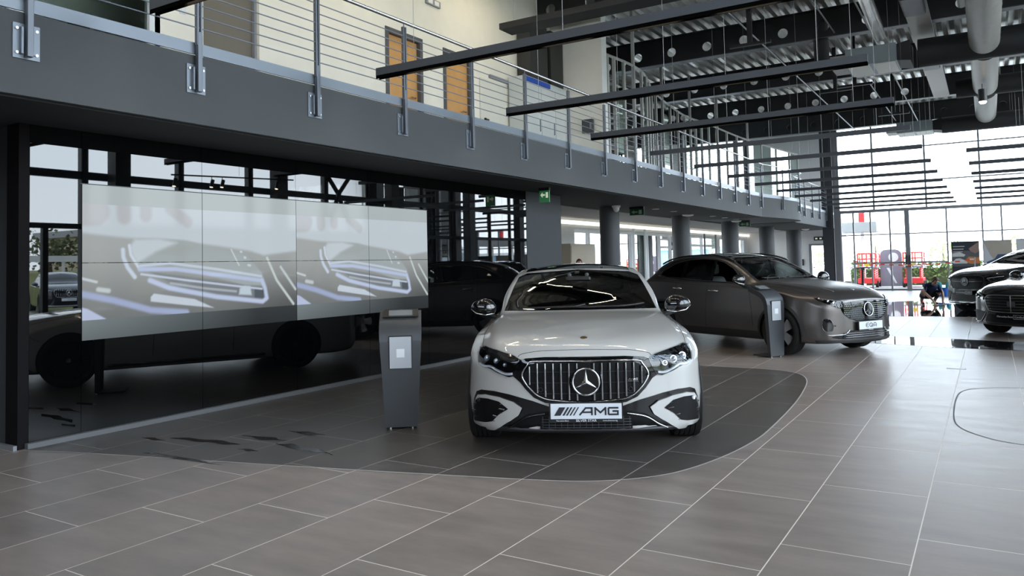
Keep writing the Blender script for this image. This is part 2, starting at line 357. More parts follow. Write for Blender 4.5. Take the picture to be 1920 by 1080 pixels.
# ---- side glazing (camera side): slanted line
def side_glazing():
    fr = MB(); g = MB()
    ang = math.atan(.055)
    ys = [-8, -5.6, -3.2, -.8, 2.0, 4.8, 7.4, 10.13, 12.67, 14.92, 17.9, 19.84, 22.79, 24.68, 27.4, 29.0, 31, 33, 34.8, 36.4]
    def bx(y0, y1, z0, z1, d0, d1):
        fr.add([(side_x(y0)+d0, y0, z0), (side_x(y0)+d1, y0, z0), (side_x(y1)+d1, y1, z0), (side_x(y1)+d0, y1, z0), (side_x(y0)+d0, y0, z1), (side_x(y0)+d1, y0, z1), (side_x(y1)+d1, y1, z1), (side_x(y1)+d0, y1, z1)],
               [(0,3,2,1),(4,5,6,7),(0,1,5,4),(1,2,6,5),(2,3,7,6),(3,0,4,7)])
    for z, w in ((3.80, .18), (2.60, .12), (.05, .1), (5.2, .08), (7.1, .3)): bx(-8, 36.4, z-w/2, z+w/2, -.05, .06)
    for y in ys: bx(y-.04, y+.04, 0, 7.2, -.06, .06); bx(y-.09, y-.05, 0, 7.2, -.02, .16)
    bx(9.15, 9.27, 0, 2.6, -.05, .06)
    g.add([(side_x(-8), -8, 0), (side_x(36.4), 36.4, 0), (side_x(36.4), 36.4, 7.2), (side_x(-8), -8, 7.2)], [(0, 1, 2, 3)])
    return fr, g
fr, g = side_glazing(); w2 = struct('window_%d' % wn, fr, M_mull); wn += 1; g.obj('pane', M_paneg, w2)
struct('wall_light_block', MB().box(side_x(0)-.12, side_x(0)-.02, -8, -1.2, 0, 7.5), mat('light_block_dark', (.10, .10, .10), .8))  # unseen wall added to block side daylight and darken the near hall
# ---- roof deck
def deck():
    mb = MB(); p = .30; x = -14; prof = []
    while x < 4.5:
        prof += [(x, 7.62), (x+.11, 7.62), (x+.15, 7.74), (x+.26, 7.74)]; x += p
    n = len(prof); vs = [(a, -8.2, b) for a, b in prof]+[(a, 39, b) for a, b in prof]
    return mb.add(vs, [(i, i+1, n+i+1, n+i) for i in range(n-1)])
struct('ceiling', deck(), M_galv)
struct('roof', MB().box(-14.3, 4.7, -8.4, 39.3, 7.78, 7.95), M_black)
# ================================================================== things of the hall
ordn = ['nearest', 'second nearest', 'third nearest', 'fourth nearest', 'fifth nearest', 'sixth nearest', 'seventh nearest', 'eighth nearest', 'ninth nearest', 'tenth nearest', 'eleventh nearest', 'twelfth nearest', 'thirteenth nearest', 'fourteenth nearest']
# round columns under the balcony
cy_ = [16.72, 21.75, 26.85, 32.15, 37.35]
for i, (y, r) in enumerate(zip(cy_, (.235, .26, .29, .30, .33))):
    lab = ['dark grey round column just right of the dark wall block', 'dark grey round column behind the tail of the matte grey car', 'dark grey round column above the roof of the matte grey car', 'dark grey round column fourth along the balcony edge', 'dark grey round column farthest along, beside the white end wall'][i]
    t = thing('round_column', lab, 'column', (-7.60-.02*i, y, 0), group='round columns under the balcony')
    MB().lathe([(0, 0), (r, 0), (r, 2.80), (0, 2.80)], 40).obj('shaft', M_colm, t, local=True, smooth='auto')
    MB().lathe([(r+.004, 0), (r+.012, 0), (r+.012, .06), (r+.004, .06)], 40).obj('base_ring', M_strip, t, local=True, smooth='auto')
# ceiling cameras and disc lamps under the soffit
t = thing('dome_camera', 'white dome camera on the soffit beside the first round column', 'camera', (-7.30, 16.45, 2.785))
MB().lathe([(0, 0), (.10, 0), (.10, -.03), (.085, -.05), (0, -.05)], 24).obj('mount', M_white, t, local=True, smooth='auto')
MB().lathe([(.075, -.05), (.07, -.10), (.04, -.14), (0, -.15)], 24).obj('dome', M_white, t, local=True, smooth=True)
for x, y, lab in ((-7.24, 21.3, 'flat white disc on the soffit in front of the second round column'), (-7.2, 26.1, 'flat white disc on the soffit near the third round column'), (-7.0, 36.6, 'small white disc on the soffit near the end wall')):
    tag(MB().lathe([(0, 0), (.17, 0), (.15, -.035), (.05, -.055), (0, -.055)], 28).obj('smoke_detector', M_white, smooth=True), lab, 'detector', 'discs on the soffit').location = (x, y, 2.785)
for k, (x, y) in enumerate(((-7.05, 18.3), (-7.05, 19.6), (-6.95, 22.7), (-6.95, 23.9), (-6.95, 25.2))):
    t = thing('soffit_downlight', 'thin unlit downlight in the soffit, %s of the row' % ordn[k], 'downlight', (x, y, 2.785), group='downlights in the soffit')
    MB().lathe([(0, 0), (.09, 0), (.09, -.008), (0, -.008)], 20).obj('trim_ring', M_white, t, local=True)
# green exit signs
M_green = mat('exit_green', (.05, .25, .10), .4, emit=(.12, .5, .2), es=.06); M_exitw = mat('exit_white', (.8, .85, .75), .4, emit=(.9, 1, .7), es=.3)
def exit_sign(x, y, z, lab, w=.34, rot=0.0, lit=False):
    t = thing('exit_sign', lab, 'sign', (x, y, z), rot)
    MB().box(-w/2, w/2, -.03, .03, 0, .05).obj('housing', M_black, t, local=True)
    MB().box(-w/2, w/2, -.008, .008, -.20 if lit else -.15, 0).obj('sign_face', M_green if lit else mat('exit_green_dim', (.015, .07, .03), .4), t, local=True)
    a = MB(); k_ = w/.34; MB().prism([(p*k_, q) for p, q in [(-.13, -.075), (-.06, -.03), (-.06, -.06), (.02, -.06), (.02, -.09), (-.06, -.09), (-.06, -.12)]], 'y', -.012, -.009).obj('arrow', M_exitw if lit else mat('exit_dim', (.30, .40, .32), .5), t, local=True)
    a.prism([(p*k_, q) for p, q in [(.05, -.03), (.12, -.03), (.12, -.125), (.05, -.125)]], 'y', -.012, -.009); a.obj('pictogram', M_exitw if lit else mat('exit_dim', (.30, .40, .32), .5), t, local=True)
exit_sign(-6.48, 11.6, 2.735, 'small lit exit sign hanging near the end of the black glass wall', .2, lit=True)
exit_sign(-7.10, 17.2, 2.735, 'dark green exit sign hanging right of the first round column', .36)
exit_sign(-6.95, 26.2, 2.735, 'small green exit sign hanging near the curved balcony bay', .36)
t = thing('exit_sign', 'dark exit sign on the white end wall above the glazed door', 'sign', (-6.75, EY-.04, 2.30))
MB().box(-.30, .30, 0, .04, 0, .17).obj('housing', M_black, t, local=True)
for x_ in (-.19, .0, .18): MB().box(x_-.05, x_+.05, -.006, 0, .05, .12).obj('pictogram', M_exitw, t, local=True)
t = thing('wall_switch_box', 'black intercom box on the white end wall', 'box', (-7.62, EY-.05, 1.12))
MB().box(-.07, .07, 0, .05, 0, .30).obj('housing', M_black, t, local=True, bevel=.01)
# steel column at the corner of the far glazing
t = thing('steel_column', 'tall dark steel column at the end of the balcony', 'column', (-5.97, 36.2, 0))
MB().box(-.20, .20, -.2, -.18, 0, 7.2).box(-.20, .20, .18, .2, 0, 7.2).box(-.015, .015, -.18, .18, 0, 7.2).obj('shaft', mat('steel_anthracite', (.030, .034, .042), .5), t, local=True)
MB().box(-.24, .24, -.24, .24, 0, .02).obj('base_plate', M_strip, t, local=True)
# columns standing before the side glazing (seen in the black glass)
for i, y in enumerate((0.6, 5.7, 10.75, 15.65, 20.7, 25.4, 30.4, 35.3)):
    x = side_x(y)-.35
    t = thing('facade_column', 'black steel column before the side glazing, %s' % ordn[i], 'column', (x, y, 0), group='columns before the side glazing')
    MB().box(-.17, .17, -.19, -.165, 0, 7.2).box(-.17, .17, .165, .19, 0, 7.2).box(-.17, .17, -.165, .165, 0, 7.2).obj('shaft', M_mull, t, local=True)
# cross brace seen in the reflection
t = thing('cross_brace', 'black X shaped steel brace before the side glazing', 'brace', (side_x(17.9)-.25, 18.25, 0))
MB().tube([(0, -1.9, .1), (0, 0, 3.95), (0, 1.7, 5.9)], .07).obj('diagonal', M_mull, t, local=True); MB().tube([(.1, 1.9, .1), (.1, 0, 3.95), (.1, -1.7, 5.9)], .07).obj('diagonal', M_mull, t, local=True)
# roof beams with round holes
def beam(y, x0, x1, z0=6.90, z1=7.60):
    mb = MB(); hc = 7.2; hr = .125; off = -6.19
    ks = range(math.ceil((x0+.3-off)/.985), math.floor((x1-.3-off)/.985)+1); cx = [off+.985*k for k in ks]; n = 16
    for yy in (y-.012, y+.012):
        for c in cx:
            hw = .985/2; vs = []; 
            for i in range(n):
                t = 2*PI*i/n+PI/n; ct, st_ = math.cos(t), math.sin(t); vs.append((c+hr*ct, yy, hc+hr*st_))
                s = min(hw/abs(ct) if abs(ct) > 1e-6 else 9, ((z1-hc) if st_ > 0 else (hc-z0))/abs(st_)); vs.append((c+s*ct, yy, hc+s*st_))
            # corners
            fs = [(2*i, 2*i+1, 2*((i+1) % n)+1, 2*((i+1) % n)) for i in range(n)]
            mb.add(vs, fs)
            for sx, sz in ((1, z1), (1, z0), (-1, z1), (-1, z0)):
                a = math.atan2(sz-hc, sx*hw) % (2*PI); i = int(((a-PI/n) // (2*PI/n))) % n
                p, q = vs[2*i+1], vs[2*((i+1) % n)+1]; mb.add([p, (c+sx*hw, yy, sz), q], [(0, 1, 2)])
        mb.add([(x0, yy, z0), (cx[0]-.4925, yy, z0), (cx[0]-.4925, yy, z1), (x0, yy, z1)], [(0, 1, 2, 3)])
        mb.add([(cx[-1]+.4925, yy, z0), (x1, yy, z0), (x1, yy, z1), (cx[-1]+.4925, yy, z1)], [(0, 1, 2, 3)])
    for c in cx:
        vs = []
        for i in range(n):
            t = 2*PI*i/n+PI/n; vs += [(c+hr*math.cos(t), y-.012, hc+hr*math.sin(t)), (c+hr*math.cos(t), y+.012, hc+hr*math.sin(t))]
        mb.add(vs, [(2*i, 2*i+1, 2*((i+1) % n)+1, 2*((i+1) % n)) for i in range(n)])
    return mb, MB().box(x0, x1, y-.14, y+.14, z0-.02, z0), MB().box(x0, x1, y-.14, y+.14, z1, z1+.02)
for i, y in enumerate((0.4, 5.3, 10.2, 15.1, 20.2, 25.1, 30.0, 35.0)):
    t = thing('roof_beam', 'dark steel roof beam with a row of round holes, %s' % ordn[i], 'beam', (-3, y, 6.9), group='roof beams with round holes')
    x0 = -13.9; w_, lo, hi = beam(y, x0, side_x(y)-.1)
    w_.obj('web', M_beam, t); lo.obj('lower_flange', mat('flange_grey', (.07, .075, .085), .45), t); hi.obj('upper_flange', M_beam, t)
# purlin rods under the deck
for i, y in enumerate((12.7, 17.6, 22.6, 27.5, 32.4)):
    tag(MB().tube([(-12, y, 7.5), (side_x(y)-.2, y, 7.5)], .022, 6).obj('conduit', M_mullg), 'thin grey conduit running across below the roof deck, %s' % ordn[i], 'conduit', 'conduits below the roof deck')
M_lamp = mat('lamp_warm', (.9, .85, .7), .4, emit=(1, .86, .62), es=45)
# hanging lighting bars
M_wire = mat('wire_steel', (.30, .30, .30), .5, .3)
def bar(x0, x1, y, z, lab, grp, lamps=()):
    t = thing('hanging_bar', lab, 'bar', ((x0+x1)/2, y, z), group=grp)
    MB().box(x0, x1, y-.03, y+.03, z-.005, z+.075).obj('profile', M_bar, t)
    n = 3
    for k in range(n):
        x = x0+.5+(x1-x0-1)*k/(n-1) if x0 < -1 else x0+1.2+(x1-x0-1.7)*k/(n-1)
        MB().tube([(x, y, z+.075), (x, y, 5.85 if x0 > -1 and min(abs(y-20.3), abs(y-25.6)) < .45 else 7.62)], .0028, 4).obj('suspension_wire', M_wire, t)
    return t
for i in range(13):
    y = 3.62+2.62*i
    t = bar(-5.5, -1.0, y, 3.53, 'dark hanging light bar, %s of the row by the balcony' % ordn[i], 'hanging bars along the balcony')
    if i < 4:
        for k in range(5): MB().box(-5.1+.82*k, -4.62+.82*k, y-.017, y+.017, 3.5205, 3.5245).obj('lamp_strip', M_lamp, t)
        for s_ in (-.028, .022): MB().box(-5.5, -1.0, y+s_, y+s_+.006, 3.490, 3.525).obj('side_lip', mat('lip_black', (.003, .003, .003), 1.0, spec=0.), t)
for i in range(7):
    y = 18.0+2.62*(i+.0)
    bar(-.30, side_x(y)-.7, y, 3.53, 'dark hanging light bar, %s of the row by the side glazing' % ordn[i], 'hanging bars along the side glazing')
# spotlights on a track (seen reflected in the black glass) and lamp row
t = thing('spotlight_track', 'black ceiling track with four small spotlights near the side glazing', 'track', (1.8, 12.5, 3.7))
MB().tube([(1.8, 10.9, 3.72), (1.85, 14.6, 3.90)], .02, 6).obj('rail', M_black, t)
for k, (y, zt) in enumerate(((11.0, 3.72), (12.0, 3.77), (12.3, 3.79), (14.0, 3.87))):
    h = MB(); h.tube([(1.82, y, zt), (1.82, y, zt-.09)], .01, 6); h.tube([(1.82, y+.03, zt-.08), (1.80, y-.03, zt-.26)], .045, 14)
    sp_ = h.obj('spot_head', M_black, t); MB().tube([(1.80, y-.0305, zt-.2605), (1.80, y-.031, zt-.264)], .034, 12).obj('lamp_lens', M_lamp, sp_)
for y in (11.2, 12.8, 14.4): MB().tube([(1.82, y, 3.85), (1.82, y, 7.62)], .004, 4).obj('suspension_wire', M_wire, t)
for k in range(4):
    y = 2.0+3.4*k
    t = thing('ceiling_lamp', 'hanging linear lamp over the upper floor, %s' % ordn[k], 'lamp', (-7.4, y, 7.1), group='lamps over the upper floor')
    MB().box(-.06, .06, -.9, .9, 0, .07).obj('housing', M_white, t, local=True); MB().box(-.045, .045, -.88, .88, -.008, -.001).obj('diffuser', mat('lamp_upper', (.9, .85, .7), .4, emit=(1, .88, .66), es=34), t, local=True)
    for s_ in (-.7, .7): MB().tube([(0, s_, .07), (0, s_, .52)], .006, 5).obj('suspension_wire', M_wire, t, local=True)
# perforated cable tray above the nearest bars
def perf(name, col, sc_, thr=.4):
    m = bpy.data.materials.new(name); m.use_nodes = True; t = m.node_tree; b = t.nodes['Principled BSDF']; b.inputs['Base Color'].default_value = (*col, 1); b.inputs['Roughness'].default_value = .5; b.inputs['Metallic'].default_value = .4
    g = t.nodes.new('ShaderNodeNewGeometry'); v = t.nodes.new('ShaderNodeTexVoronoi'); v.inputs['Scale'].default_value = sc_; v.inputs['Randomness'].default_value = 0
    c = t.nodes.new('ShaderNodeMath'); c.operation = 'GREATER_THAN'; c.inputs[1].default_value = thr; t.links.new(g.outputs['Position'], v.inputs['Vector']); t.links.new(v.outputs['Distance'], c.inputs[0])
    t.links.new(c.outputs[0], b.inputs['Alpha']); return m
M_perfd = perf('perforated_dark', (.03, .03, .03), 22, .30); M_perfl = perf('perforated_pale', (.55, .53, .48), 14, .25)
t = thing('cable_tray', 'black perforated cable tray crossing above the balcony railing', 'cable tray', (-3, 9.75, 4.97))
MB().box(-6.05, side_x(10)-1, 9.58, 9.93, 4.97, 4.974).obj('tray_base', M_perfd, t); MB().box(-6.05, side_x(10)-1, 9.575, 9.58, 4.97, 5.06).box(-6.05, side_x(10)-1, 9.93, 9.935, 4.97, 5.06).obj('tray_side', M_perfd, t)
MB().tube([(-6.0, 9.72, 5.0), (side_x(10)-1, 9.72, 5.0)], .025, 8).tube([(-6.0, 9.82, 5.0), (side_x(10)-1, 9.82, 5.0)], .02, 8).obj('cable', M_black, t)
for x in (-5.9, -4.7, -3.3, -1.8, -.2): MB().tube([(x, 9.75, 5.02), (x, 9.75, 7.6)], .005, 4).obj('suspension_wire', M_wire, t)
tag(MB().tube([(-4.85, 9.9, 5.3), (-4.78, 9.9, 5.5), (-4.8, 9.95, 5.9), (-4.9, 10.0, 6.88)], .012, 6).obj('loose_cable', M_white), 'loose white cable dangling above the cable tray', 'cable')
for i, (x, y0, y1, z) in enumerate(((-1.08, 14, 28.5, 6.60),)):
    t = thing('cable_tray', 'pale perforated cable tray running lengthwise beside the big ducts', 'cable tray', (x, 24, z))
    MB().box(x-.22, x+.22, y0, y1, z, z+.004).obj('tray_base', M_perfl, t)
    MB().box(x-.225, x-.22, y0, y1, z, z+.07).box(x+.22, x+.225, y0, y1, z, z+.07).obj('tray_side', M_strip, t)
    for yy in (16.5, 22.0): MB().box(x-.20, x+.20, yy, yy+1.3, z-.20, z-.006).obj('hanging_box', M_black, t, bevel=.04)
    for yy in (15.6, 19.4, 24.4): MB().tube([(x, yy, z), (x, yy, 7.6)], .006, 4).obj('suspension_wire', M_wire, t)
# ducts
def duct_run(name, lab, pts, r, m, ribs=None, cat='duct', n=28):
    t = thing(name, lab, cat, pts[0])
    MB().tube(pts, r, n).obj('duct_body', m, t, smooth='auto')
    if ribs:
        a, b = Vector(pts[0]), Vector(pts[-1]); L = (b-a).length; k = int(L/ribs)
        for i in range(1, k):
            p = a.lerp(b, i/k); d = (b-a).normalized(); MB().tube([p-d*.014, p+d*.014], r+.014, n, cap=False).obj('seam_ring', m, t, smooth='auto')
    for i in range(2):
        p = Vector(pts[0]).lerp(Vector(pts[-1]), .25+.5*i); MB().tube([p+Vector((0, 0, r)), (p.x, p.y, 7.74)], .008, 4).obj('hanger_rod', M_wire, t)
    return t
for (y0, y1, n_) in ((12.5, 19.94, 'nearest'), (20.66, 25.30, 'middle'), (25.90, 30.48, 'farthest')):
    duct_run('round_duct', 'big pale round duct running lengthwise, %s of three sections' % n_, [(.12, y0, 6.2), (.12, y1, 6.2-.0)], .30, M_duct, .42)
duct_run('round_duct', 'thick black round duct crossing beside the pale ventilation box', [(-1.2, 20.3, 6.2), (side_x(20)-.2, 20.3, 6.2)], .33, M_ductb)
duct_run('round_duct', 'black round duct crossing before the far windows', [(-1.2, 30.8, 6.0), (side_x(30)-.2, 30.8, 6.0)], .28, M_ductb)
duct_run('round_duct', 'black round duct crossing from the side, halfway down the hall', [(-.6, 25.6, 6.25), (side_x(25)-.2, 25.6, 6.25)], .27, M_ductb)
duct_run('round_duct', 'black round duct crossing near the top right corner', [(.5, 16.2, 6.5), (side_x(14)-.2, 16.2, 6.5)], .33, M_ductb)
duct_run('flexible_duct', 'small ribbed silver duct running to the pale ventilation box', [(-1.80, 13.0, 6.62), (-1.95, 19.7, 6.62)], .13, M_galv, .2)
duct_run('flexible_duct', 'ribbed silver duct lying behind the glazed partition upstairs', [(-9.4, 17.5, 6.1), (-8.9, 24.0, 6.1)], .2, M_galv, .2)
def hvac(x0, x1, y0, y1, z0, z1, lab):
    t = thing('ventilation_box', lab, 'ventilation unit', ((x0+x1)/2, y0, z0))
    MB().box(x0, x1, y0, y1, z0, z1).obj('casing', mat('hvac_grey', (.30, .36, .38), .5, .2), t, bevel=.01)
    mb = MB()
    for k in range(2): mb.box(x0+.04+k*(x1-x0)/2, x0-.04+(k+1)*(x1-x0)/2, y0+.05, y1-.05, z0-.012, z0)
    mb.obj('access_panel', mat('panel_cream', (.75, .73, .66), .5), t)
    MB().prism([(x1, z0+.02), (x1+.28, z0-.02), (x1+.28, z1+.04), (x1, z1-.02)], 'y', y0+.1, y1-.2).obj('collar', M_ductb, t)
    MB().box(x0-.35, x0, y0+.1, y1-.2, z0+.05, z1-.1).obj('inlet', M_duct, t)
    for x in (x0+.1, x1-.1): MB().tube([(x, y0+.5, z1), (x, y0+.5, 7.6)], .008, 4).obj('hanger_rod', M_wire, t)
hvac(-2.72, -1.62, 19.75, 21.0, 6.0, 6.42, 'pale ventilation box hanging below the roof, nearest of two')
hvac(-2.62, -1.48, 30.6, 31.7, 5.85, 6.22, 'pale ventilation box hanging before the far windows')
t = duct_run('air_duct', 'dark duct drop beside the pale ventilation box', [(-3.35, 20.4, 6.25), (-3.35, 20.4, 7.6)], .18, M_ductb)
t = thing('pendant_lamp', 'lit spotlight hanging below the far round duct', 'lamp', (.04, 23.4, 5.33))
MB().tube([(0, 0, .1), (0, 0, .42)], .10, 16).obj('lamp_head', M_black, t, local=True); MB().tube([(0, 0, .42), (0, 0, .56)], .012, 6).obj('stem', M_black, t, local=True)
MB().lathe([(0, .09), (.085, .09), (.06, .05), (0, .04)], 16).obj('bulb', M_lamp, t, local=True)
# droppers and sprinkler pipes
for i, (x, y, z) in enumerate(((-4.3, 17.2, 6.2), (-2.9, 22.6, 6.1), (-2.4, 27.4, 6.0), (-3.6, 24.0, 6.3))):
    t = thing('drop_bracket', 'dark T shaped bracket hanging from the roof, %s' % ordn[i], 'bracket', (x, y, z), group='brackets hanging from the roof')
    MB().box(-.05, .05, -.05, .05, .06, 7.6-z).obj('post', M_beam, t, local=True); MB().box(-.45, .45, -.05, .05, 0, .06).obj('crossbar', M_beam, t, local=True)
for i, (x, z) in enumerate(((-3.0, 7.0), (-4.6, 6.85), (-2.2, 6.9))):
    tag(MB().tube([(x, 8, z), (x, 35.5, z)], .02, 6).obj('sprinkler_pipe', M_mullg), 'thin grey pipe running lengthwise under the roof, %s to the balcony' % ['second nearest', 'nearest', 'third nearest'][i], 'pipe', 'thin pipes under the roof')
# ------------------------------------------------------------------ railing
t = thing('balcony_railing', 'long steel balcony railing with horizontal rods along the upper floor', 'railing', (FX, 14, 3.2))
def rail_path():
    p = [(FX+.05, -6), (FX+.05, 24.6)]; b = [(q.x+.05, q.y) for q in bs]; return p+b+[(FX+.05, 29.6), (FX+.05, 36.0)]
RP = [Vector((a, b, 0)) for a, b in rail_path()]
zs = [3.66+.105*k for k in range(7)]
for z in zs: MB().tube([p+Vector((0, 0, z)) for p in RP], .006, 6).obj('rod', M_strip, t, smooth=True)
MB().tube([p+Vector((0, 0, 4.46)) for p in RP], .021, 12).obj('handrail', M_steel, t, smooth=True)
def post(x, y, a=0):
    ca, sa = math.cos(a), math.sin(a)
    def B(mb, x0, x1, y0, y1, z0, z1):
        vs = [(x+ca*i-sa*j, y+sa*i+ca*j, k) for k in (z0, z1) for i, j in ((x0, y0), (x1, y0), (x1, y1), (x0, y1))]
        mb.add(vs, [(0,3,2,1),(4,5,6,7),(0,1,5,4),(1,2,6,5),(2,3,7,6),(3,0,4,7)])
    mb = MB(); B(mb, .03, .075, -.022, .022, 3.08, 3.62); B(mb, .03, .070, -.028, -.008, 3.5, 4.40); B(mb, .03, .070, .008, .028, 3.5, 4.40); B(mb, .045, .055, -.005, .005, 4.40, 4.45)
    o = mb.obj('post', M_post, t, bevel=.003)
    b = MB(); B(b, .0, .012, -.095, .095, 3.07, 3.33); B(b, .012, .045, -.05, -.035, 3.1, 3.30); B(b, .012, .045, .035, .05, 3.1, 3.30)
    b.obj('bracket', M_strip, o)
    s = MB()
    for dy in (-.07, .07):
        for z in (3.11, 3.29): p = Vector((x+ca*.012-sa*dy, y+sa*.012+ca*dy, z)); s.tube([p, p+Vector((ca*.012, sa*.012, 0))], .011, 8)
    s.obj('bolt', M_steel, o)
for k in range(-4, 15): post(FX, 2.93+1.44*k)
for x, y, a in ((-5.735, 26.3, .12), (-5.57, 28.1, .0), (-5.74, 29.0, 1.0), (FX, 24.6, 0)): post(x, y, a)
for k in range(5): post(FX, 29.7+1.55*k)
# ------------------------------------------------------------------ upper floor things
t = thing('storage_cabinet', 'tall white cabinet with glossy doors on the upper floor', 'cabinet', (-8.05, 14.7, 3.42))
MB().box(-8.45, -8.05, 13.70, 15.60, 3.43, 5.42).obj('body', mat('cabinet_white', (.60, .64, .64), .35), t)
for a, b in ((13.72, 14.33), (14.35, 14.96), (14.98, 15.58)):
    d_ = MB().box(-8.05, -8.03, a, b, 3.50, 5.28).obj('door', mat('cabinet_door', (.70, .72, .70), .15, coat=.6), t); MB().box(-8.03, -8.01, b-.08, b-.06, 4.3, 4.55).obj('handle', M_strip, d_)
MB().box(-8.05, -8.025, 13.72, 14.75, 5.30, 5.40).obj('tape_strip', mat('blue_tape', (.01, .08, .45), .5), t)
for i, (y0, y1) in enumerate(((14.12, 14.88), (15.03, 15.60))):
    tag(MB().box(-8.48, -8.15, y0, y1, 5.44, 6.7).obj('wall_duct', mat('duct_matt_black', (.03, .03, .028), .6)), ['black vertical duct above the white cabinet, left one', 'black vertical duct above the white cabinet, right one'][i], 'duct', 'black ducts above the cabinet')
for i, (y, z, c) in enumerate(((14.55, 3.95, (.02, .12, .45)), (15.10, 3.90, (.5, .5, .5)))):
    m_ = MB().box(-8.025, -8.02, y-.03, y+.03, z-.12, z+.12); m_.cur = 1; m_.box(-8.025, -8.02, y-.03, y+.03, z+.12, z+.2)
    tag(m_.obj('paper_tag', [mat('tag%d' % i, c, .6), mat('tag_yellow', (.8, .7, .3), .6)]), ['blue tag with a yellow top stuck on the white cabinet', 'grey tag with a yellow top stuck on the white cabinet'][i], 'tag', 'tags on the cabinet')
t = thing('electrical_box', 'dark control panel mounted on the pale return wall upstairs', 'panel', (-7.55, 15.6, 4.4)); MB().box(-.13, .13, -.05, .04, 0, .30).obj('housing', M_colm, t, local=True); MB().box(.07, .11, -.06, -.05, .08, .22).obj('screen', M_strip, t, local=True)
t = thing('emergency_light', 'small grey emergency light on the cream upper wall', 'lamp', (UX, 10.95, 6.25)); MB().box(0, .04, 0, .42, 0, .12).obj('housing', M_mullg, t, local=True); MB().box(.04, .045, .05, .18, .02, .10).box(.04, .045, .24, .37, .02, .10).obj('lens', M_white, t, local=True)
t = thing('door_closer', 'grey sliding rail on the cream wall right of the wooden doors', 'rail', (UX, 13.0, 5.28)); MB().box(0, .05, 0, .75, 0, .07).obj('rail_body', M_mullg, t, local=True)
t = thing('flush_door', 'plain pale door left of the white cabinet', 'door', (UX+.002, 12.65, 3.42)); MB().box(.002, .03, 0, .95, 0, 1.80).obj('door_leaf', mat('pale_door', (.72, .70, .62), .6), t, local=True); MB().box(.03, .06, .12, .16, .95, 1.0).box(.05, .06, .12, .26, .96, .99).obj('handle', M_black, t, local=True)
t = thing('light_switch', 'white switch plate on the upper wall beside the office window', 'switch', (UX, 5.95, 4.72)); MB().box(0, .012, 0, .09, 0, .09).obj('plate', M_frame, t, local=True); MB().box(.012, .018, .02, .07, .02, .07).obj('rocker', M_white, t, local=True)
t = thing('office_chair', 'dark office chair behind the upper left office window', 'chair', (-9.3, 4.9, 3.42))
MB().box(-.25, .25, -.25, .25, .45, .54).obj('seat', M_black, t, local=True, bevel=.04); MB().prism([(-.24, .58), (.24, .58), (.20, 1.2), (-.20, 1.2)], 'y', .20, .27).obj('backrest', mat('chair_mesh', (.03, .03, .035), .8), t, local=True, bevel=.03)
MB().tube([(0, 0, .1), (0, 0, .45)], .03, 10).obj('gas_lift', M_strip, t, local=True)
for k in range(5): a_ = 2*PI*k/5; MB().tube([(0, 0, .1), (.3*math.cos(a_), .3*math.sin(a_), .04)], .025, 8).obj('leg', M_black, t, local=True)
t = thing('smoke_vent', 'dark folded ceiling vent at the top of the upper floor wall', 'vent', (-7.9, 15.3, 6.95)); MB().box(-.35, .35, -.35, -.1, 0, .08).box(-.3, .3, -.05, .1, .10, .2).obj('flap', M_colm, t, local=True)
# curved glazed partition upstairs
t = thing('glazed_partition', 'curved glazed partition with pale mullions on the upper floor', 'partition', (-7.6, 25, 3.42))
pc = catmull([(-7.2, 15.95, 0), (-7.13, 17.8, 0), (-7.8, 20.5, 0), (-8.24, 24.2, 0), (-8.1, 26.3, 0), (-7.94, 30.8, 0), (-7.25, 36.7, 0)], 4)
M_mlt = mat('mullion_silver', (.46, .46, .44), .45)
for z, w in ((6.2, .05), (3.48, .08)): MB().tube([p+Vector((0, 0, z)) for p in pc], w/1.4, 4).obj('rail', M_mlt, t)
tall = (3, 9, 13, 17, 20)
for i, p in enumerate(pc):
    zt = 7.6 if i in tall else 6.2
    MB().box(p.x-.035, p.x+.035, p.y-.03, p.y+.03, 3.44, zt).obj('mullion', M_mlt, t)
for i in range(len(pc)-1):
    a, b = pc[i], pc[i+1]; MB().add([(a.x, a.y, 3.5), (b.x, b.y, 3.5), (b.x, b.y, 6.17), (a.x, a.y, 6.17)], [(0, 1, 2, 3)]).obj('glass_panel', M_greeng, t)
# green-grey office walls, table, plant behind the partition
tag(MB().box(-8.6, -8.5, 16.2, 19.5, 3.43, 5.0).obj('desk_screen', mat('screen_green', (.42, .50, .42), .7)), 'pale green screen wall behind the glazed partition', 'screen')
t = thing('desk', 'dark desk behind the glazed partition upstairs', 'desk', (-7.9, 17.1, 3.42)); MB().box(-.35, .35, -.5, .5, .70, .74).obj('desk_top', M_black, t, local=True)
for sx in (-.3, .3):
    for sy in (-.45, .45): MB().box(sx-.02, sx+.02, sy-.02, sy+.02, 0, .7).obj('leg', M_black, t, local=True)
def leafy(name, lab, cat, loc, s, col, pot=True, n=60, parts=True):
    t = thing(name, lab, cat, loc)
    if pot: MB().lathe([(0, 0), (.16*s, 0), (.2*s, .3*s), (.18*s, .3*s), (0, .28*s)], 20).obj('pot', M_black, t, local=True, smooth='auto')
    mb = MB(); rr_ = random.Random(11)
    for i in range(n):
        a = rr_.uniform(0, 2*PI); e = rr_.uniform(.2, 1.4); L = rr_.uniform(.25, .6)*s; b0 = Vector((0, 0, .3*s+rr_.uniform(0, .35)*s)); d = Vector((math.cos(a)*math.cos(e), math.sin(a)*math.cos(e), math.sin(e)))
        tp = b0+d*L+Vector((0, 0, -.12*L)); sd = d.cross(Vector((0, 0, 1))).normalized()*.045*s; md = b0+d*L*.6
        mb.add([b0, md+sd, tp, md-sd], [(0, 1, 2, 3)])
    mb.obj('foliage', mat('leaf_'+name, col, .5), t, local=True); return t
random.seed(3)
